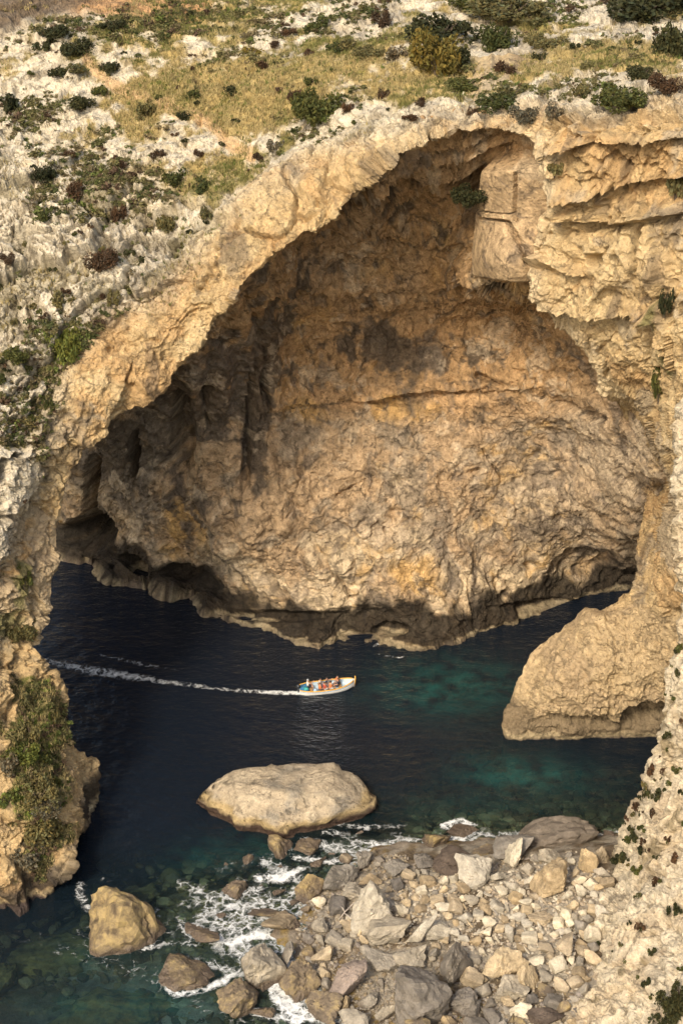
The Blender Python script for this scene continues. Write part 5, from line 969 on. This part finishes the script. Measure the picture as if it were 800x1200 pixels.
# low scrub: patches of small cushions that run along the cracks and over the plateau
sb = fbm(front['V'][:nf], .16, 4, .62, 92); PL = blobs(SL, [(330, 25, 120, 26, 1.0), (230, 14, 100, 16, .9), (620, 22, 80, 18, .8), (470, 30, 60, 16, .7), (40, 90, 40, 60, .5), (120, 40, 70, 26, .8), (90, 100, 60, 40, .6), (500, 90, 80, 26, .6), (640, 110, 120, 18, .7), (720, 60, 90, 22, .5), (430, 50, 60, 24, .6), (60, 240, 60, 40, .5), (150, 210, 70, 60, .55), (90, 380, 50, 60, .6), (30, 430, 40, 40, .4), (120, 320, 50, 30, .4), (220, 250, 40, 40, .4), (30, 720, 26, 60, .6)])
w2 = np.clip(sb + .75 * PL - .38, 0, 1) * (front['slope'][:nf] + front['top'][:nf] > .4) + .5 * np.clip(.10 - front['cr'][:nf], 0, .1) * 10 * (front['slope'][:nf] > .5) * (SL[:, 0] < 420) * np.clip(sb + .3, 0, 1) + .35 * (front['veg'][:nf] > .4); w2 *= (SL[:, 0] > -20) & (SL[:, 0] < 820) & (SL[:, 1] > -20) & (SL[:, 1] < 1050)
ch = rn.choice(nf, 5200, p=w2 / w2.sum()); VV, CC = [], []
TV = []
for me_ in TUF:
    v = np.empty(len(me_.vertices) * 3, np.float32); me_.vertices.foreach_get('co', v); TV.append(v.reshape(-1, 4, 3)[:56].reshape(-1, 3).astype(float))
pal = np.array([(.12, .115, .045), (.15, .13, .055), (.075, .085, .03), (.17, .135, .07), (.10, .065, .04), (.11, .13, .035)])
for i in ch:
    r_ = rn.uniform(.18, .62) * (1 if rn.rand() < .8 else 1.6); a_ = rn.uniform(0, 6.28); v = TV[rn.randint(5)] * [r_, r_, r_ * rn.uniform(.5, .9)]
    VV.append(np.c_[v[:, 0] * math.cos(a_) - v[:, 1] * math.sin(a_), v[:, 0] * math.sin(a_) + v[:, 1] * math.cos(a_), v[:, 2] - .08] + front['V'][i])
    k_ = int(np.clip(3 + 3.2 * nn_[i], 0, 5)) if False else rn.choice(6, p=[.3, .25, .13, .17, .08, .07]); CC.append(np.repeat(pal[k_][None] * rn.uniform(.7, 1.35, (14 * 4, 1)), 4, 0)[:len(v)] if False else np.repeat(pal[k_][None] * np.repeat(rn.uniform(.65, 1.4, (56, 1)), 4, 0)[:len(v)], 1, 0))
VV = np.vstack(VV); me = mesh_np('ground_cover', VV, np.arange(len(VV)).reshape(-1, 4), False); attr_col(me, 'col', np.vstack(CC) * .66)
tag(link('ground_cover', me, leaf_material('scrub_leaves', (1.5, 1.5, 1.5), .8, .2)), 'low olive and brown scrub growing in patches over the rock', kind='stuff')
# ------------------------------------------------------------------ the boat and the people in it
M_WHITE = plain('white_paint', (.74, .72, .66), .45, .06); M_INN = plain('pale_blue_paint', (.42, .52, .58), .5, .1); M_ORG = plain('yellow_orange_paint', (.62, .33, .06), .45, .08); M_BLUE = plain('blue_paint', (.05, .20, .36), .4, .1)
M_BAND = plain('dark_red_bottom_paint', (.07, .035, .03), .5, .1); M_MOT = plain('dark_motor_plastic', (.03, .035, .04), .35, .1); M_TEAL = plain('turquoise_cloth', (.05, .30, .28), .8, .1); M_PLANK = plain('varnished_wood', (.34, .21, .10), .5, .2)
M_SKIN = plain('skin', (.50, .29, .19), .6, .06); M_HAIRD = plain('dark_hair', (.022, .016, .012), .6, .1); M_HAIRB = plain('brown_hair', (.10, .055, .03), .6, .1); M_VEST = plain('orange_cloth', (.66, .20, .07), .8, .08); M_SHW = plain('white_cloth', (.72, .70, .66), .85, .06); M_SHN = plain('navy_cloth', (.03, .035, .06), .85, .08); M_SHG = plain('grey_cloth', (.40, .40, .40), .85, .06); M_RED = plain('red_cloth', (.40, .08, .05), .85, .08); M_LB = plain('light_blue_cloth', (.32, .45, .58), .85, .06); M_EYE = plain('eye', (.02, .015, .01), .3, .02); M_LIP = plain('lips', (.40, .16, .13), .5, .02)
BL = 5.9
def half(x):
    t = x / (BL / 2); return max(.03, .98 * max(0, 1 - abs((t + .12) / 1.12) ** 2.8) ** .75) if t > -.98 else .52
def sheer(x): t = x / (BL / 2); return .52 + .42 * max(0, t) ** 2.2 + .10 * max(0, -t) ** 2
def keel(x): t = x / (BL / 2); return -.28 + .30 * max(0, t) ** 4
boat = bpy.data.objects.new('boat', None); COL.objects.link(boat)
bp_ = PZ(383.5, 808, 0.0); boat.location = bp_; boat.rotation_euler = (R(2), R(-1.5), R(10)); BOATM = Matrix.Translation(Vector(bp_)) @ boat.rotation_euler.to_matrix().to_4x4()
tag(boat, 'white open wooden boat with orange gunwale carrying tourists across the bay', 'boat')
def skin_loft(fn, us, vs, bm):
    g = [[bm.verts.new(fn(u, v)) for v in vs] for u in us]
    for i in range(len(us) - 1):
        for j in range(len(vs) - 1): bm.faces.new((g[i][j], g[i + 1][j], g[i + 1][j + 1], g[i][j + 1]))
    return g
XS = [-BL / 2 + BL * k / 28 for k in range(29)]; VS = [k / 16 for k in range(17)]
def sect(x, v, inset=0.0):
    a = (v - .5) * math.pi; b_ = max(half(x) - inset, .004); zt, zk = sheer(x), keel(x) + inset
    s = math.sin(a); return (x, b_ * math.copysign(abs(s) ** .7, s), zk + (zt - zk) * (1 - abs(math.cos(a)) ** .8) if inset == 0 else max(zk, 0.06) + (zt - max(zk, .06)) * (1 - abs(math.cos(a)) ** .5))
bm = bmesh.new(); g = skin_loft(lambda x, v: sect(x, v), XS, VS, bm)
bm.faces.new([v for v in g[0]][::-1])
bm_obj('hull', bm, M_WHITE, boat)
bm = bmesh.new(); skin_loft(lambda x, v: sect(min(x, BL / 2 - .22), v, .07), [x for x in XS if x < BL / 2 - .2], VS, bm); bm_obj('inner_planking', bm, M_INN, boat)
def rail(name, off, zoff, rad, mat, x0=-BL / 2, x1=BL / 2 - .02):
    bm = bmesh.new()
    for sgn_ in (1, -1): tube(bm, [(x, sgn_ * (half(x) + off), sheer(x) + zoff) for x in XS if x0 <= x <= x1], rad, 6)
    return bm_obj(name, bm, mat, boat)
rail('gunwale', -.03, .02, .065, M_ORG); rail('blue_strake', .0, -.12, .022, M_BLUE)
bm = bmesh.new()
for sgn_ in (1, -1):
    pts = [[(x, sgn_ * (abs(sect(x, v)[1]) + .012), sect(x, v)[2]) for v in (.66, .72, .78)] for x in XS[:-1]]
    gg = [[bm.verts.new(p) for p in r_] for r_ in pts]
    for i in range(len(gg) - 1):
        for j in range(2): bm.faces.new((gg[i][j], gg[i + 1][j], gg[i + 1][j + 1], gg[i][j + 1]))
bm_obj('bottom_band', bm, M_BAND, boat)
bm = bmesh.new(); tube(bm, [(BL / 2 - .12, 0, -.05), (BL / 2, 0, .45), (BL / 2 + .06, 0, 1.0), (BL / 2 + .05, 0, 1.32)], [.07, .075, .08, .06], 6); bm_obj('stem_post', bm, M_ORG, boat)
bm = bmesh.new(); xs = [x for x in XS if 1.7 < x < BL / 2 - .1]; skin_loft(lambda x, v: (x, (v * 2 - 1) * (half(x) - .05), sheer(x) - .03 + .05 * (1 - abs(v * 2 - 1))), xs, [0, .25, .5, .75, 1], bm); bm_obj('foredeck', bm, M_WHITE, boat)
for x in (-1.75, -.75, .35, 1.35):
    bm = bmesh.new(); bmesh.ops.create_cube(bm, size=1, matrix=Matrix.Translation((x, 0, .34)) @ Matrix.Diagonal((.30, 2 * half(x) - .16, .05, 1))); bm_obj('thwart', bm, M_PLANK, boat, False)
bm = bmesh.new(); xs = [x for x in XS if x < -2.1]; skin_loft(lambda x, v: (x, (v * 2 - 1) * (half(x) - .04), sheer(x) - .02), xs, [0, .5, 1], bm); bm_obj('stern_deck', bm, M_BLUE, boat)
mot = bpy.data.objects.new('outboard_motor', None); COL.objects.link(mot); mot.parent = boat; mot.location = (-BL / 2 - .12, 0, .55)
bm = bmesh.new(); bmesh.ops.create_cube(bm, size=1, matrix=Matrix.Translation((-.02, 0, .28)) @ Matrix.Diagonal((.42, .30, .42, 1))); bmesh.ops.bevel(bm, geom=bm.edges[:], offset=.08, segments=2, affect='EDGES'); bm_obj('cowl', bm, M_MOT, mot)
bm = bmesh.new(); tube(bm, [(-.03, 0, .1), (-.03, 0, -.85)], [.09, .06], 6); tube(bm, [(.1, 0, .3), (.7, .1, .36)], [.03, .03], 5); bm_obj('shaft', bm, M_MOT, mot)
# things lying in the boat
def cushion(loc, dim, mat, name, label, cat):
    bm = bmesh.new(); bmesh.ops.create_cube(bm, size=1, matrix=Matrix.Diagonal((*dim, 1))); bmesh.ops.bevel(bm, geom=bm.edges[:], offset=min(dim) * .3, segments=2, affect='EDGES'); o = bm_obj(name, bm, mat); o.matrix_world = BOATM @ Matrix.Translation(loc); tag(o, label, cat)
cushion((-2.3, -.25, .62), (.5, .5, .22), M_TEAL, 'folded_tarp', 'turquoise folded tarp on the stern deck of the boat', 'tarp')
cushion((-1.35, -.45, .42), (.42, .5, .36), M_LB, 'cool_box', 'light blue box beside the skipper in the boat', 'box')
# people: one skinned body each, clothes and hair over it
def skinned(name, nodes_, edges, mat, sub=1):
    me = bpy.data.meshes.new(name); me.from_pydata([n[:3] for n in nodes_], edges, []); o = bpy.data.objects.new(name, me); COL.objects.link(o)
    md = o.modifiers.new('skin', 'SKIN'); md.use_smooth_shade = True
    for i, n in enumerate(nodes_): r_ = n[3]; me.skin_vertices[0].data[i].radius = r_ if isinstance(r_, tuple) else (r_, r_)
    me.skin_vertices[0].data[0].use_root = True
    if sub: s_ = o.modifiers.new('sub', 'SUBSURF'); s_.levels = sub; s_.render_levels = sub
    dg = bpy.context.evaluated_depsgraph_get(); me2 = bpy.data.meshes.new_from_object(o.evaluated_get(dg)); bpy.data.objects.remove(o); bpy.data.meshes.remove(me); me2.name = name; me2.materials.clear(); me2.materials.append(mat)
    return me2
def person(loc, face, label, top, legs, hair, pose=0, hat=None, lean=0.0):
    n = []; e = []
    def add(p, r_, par=None):
        n.append((p[0] + lean * max(0, p[2] - .1), p[1], p[2], r_)); i = len(n) - 1
        if par is not None: e.append((par, i))
        return i
    pel = add((0, 0, .10), (.15, .12)); sp = add((-.02, 0, .30), (.14, .105), pel); chst = add((0, 0, .50), (.165, .11), sp); nk = add((.01, 0, .63), .055, chst); jaw = add((.035, 0, .71), (.068, .075), nk); hd_ = add((.02, 0, .80), (.078, .092), jaw); tp = add((.015, 0, .87), .055, hd_)
    add((.125, 0, .765), .014, jaw); [add((.02, s * .095, .77), .016, hd_) for s in (1, -1)]
    shn = []; leg = []
    for s in (1, -1):
        sh = add((0, s * .18, .56), .06, chst); ry = s == pose
        el = add((.08, s * .24, .30) if not ry else (.22, s * .22, .48), .045, sh); wr = add((.30, s * .16, .20) if not ry else (.44, s * .14, .62), .030, el)
        d_ = Vector((.08, -s * .01, -.02)) if not ry else Vector((.07, 0, .05)); w0 = Vector(n[wr][:3]) - Vector((lean * max(0, n[wr][2] - .1), 0, 0)); pm = add(w0 + d_, (.036, .020), wr); shn.append((sh, el, wr))
        for k in range(4): f = w0 + d_ * 1.7 + Vector((.005 * (k in (1, 2)), (k - 1.5) * .019, 0)); a_ = add(f, .0095, pm); add(f + d_ * .45 + Vector((0, 0, -.025)), .008, a_)
        add(w0 + d_ * .9 + Vector((.015, -s * .05, .01)), .010, pm)
        hp = add((.06, s * .10, .09), .085, pel); kn = add((.46, s * .13, .14), .058, hp); an = add((.48, s * .13, -.24), .040, kn); add((.62, s * .14, -.29), (.04, .026), an); leg.append((hp, kn, an))
    o = bpy.data.objects.new('person', None); COL.objects.link(o); o.matrix_world = BOATM @ Matrix.Translation(loc) @ Matrix.Rotation(face, 4, 'Z') @ Matrix.Scale(1.12, 4); tag(o, label, 'person', 'people in the boat')
    link('body', skinned('body', n, e, M_SKIN), M_SKIN, o)
    def lx(p): return (p[0] + lean * max(0, p[2] - .1), p[1], p[2])
    tn = [(*lx((0, 0, .12)), (.165, .135)), (*lx((-.02, 0, .30)), (.158, .122)), (*lx((0, 0, .52)), (.182, .125)), (*lx((.005, 0, .60)), .085)]; te = [(0, 1), (1, 2), (2, 3)]
    for (a_, b_, _) in shn:
        pa, pb = Vector(n[a_][:3]), Vector(n[b_][:3]); tn += [(*pa, .074), (*(pa * .35 + pb * .65), .058)]; te += [(2, len(tn) - 2), (len(tn) - 2, len(tn) - 1)]
    link('shirt', skinned('shirt', tn, te, top), top, o)
    ln = [(0, 0, .09, (.16, .13))]; le = []
    for (a_, b_, c_) in leg:
        pa, pb = Vector(n[a_][:3]), Vector(n[b_][:3]); ln += [(*pa, .10), (*(pa * .25 + pb * .75), .078)]; le += [(0, len(ln) - 2), (len(ln) - 2, len(ln) - 1)]
    link('shorts', skinned('shorts', ln, le, legs), legs, o)
    D, F = ICO[2]; keep = [f for f in F if D[f].mean(0)[2] > -.1 - .55 * (D[f].mean(0)[0] < -.1) and not (D[f].mean(0)[0] > .45 and D[f].mean(0)[2] < .45)]
    hx = lx((.005, 0, .815)); me = mesh_np('hair', D * np.array([.105, .098, .105]) + np.array(hx), np.array(keep)); link('cap' if hat else 'hair', me, hat or hair, o)
    for s in (1, -1):
        bm = bmesh.new(); bmesh.ops.create_icosphere(bm, subdivisions=1, radius=.013, matrix=Matrix.Translation(lx((.108, s * .032, .795)))); bm_obj('eye', bm, M_EYE, o)
    bm = bmesh.new(); bmesh.ops.create_icosphere(bm, subdivisions=1, radius=.02, matrix=Matrix.Translation(lx((.104, 0, .715))) @ Matrix.Diagonal((.4, 1.2, .4, 1))); bm_obj('mouth', bm, M_LIP, o)
    return o
SZ = .30
person((-2.05, .15, SZ + .22), 0.05, 'skipper in white top and pale cap steering at the stern of the boat', M_SHW, M_SHN, M_HAIRD, -1, M_SHG)
person((-.85, -.42, SZ), .25, 'passenger in orange top on the near side, nearest the stern', M_VEST, M_SHN, M_HAIRB, 0)
person((-.72, .38, SZ), -.2, 'passenger with dark hair and white shirt on the far side of the boat', M_SHW, M_LB, M_HAIRD, 0)
person((-.02, .40, SZ), -.3, 'passenger with dark hair and navy shirt in the middle of the far side', M_SHN, M_SHG, M_HAIRD, 1)
person((.25, -.38, SZ), .3, 'passenger in orange vest in the middle of the near side', M_VEST, M_SHW, M_HAIRD, 0, None, .1)
person((-.35, -.40, SZ), .5, 'passenger in red shirt between the two orange ones on the near side', M_RED, M_SHW, M_HAIRB, 0)
person((1.15, -.05, SZ + .05), math.pi * .9, 'passenger in dark top nearest the bow, facing the stern', M_SHN, M_SHN, M_HAIRB, 0)
person((1.20, .42, SZ + .02), -2.6, 'passenger in orange top beside the dark one near the bow', M_VEST, M_SHN, M_HAIRD, 1)
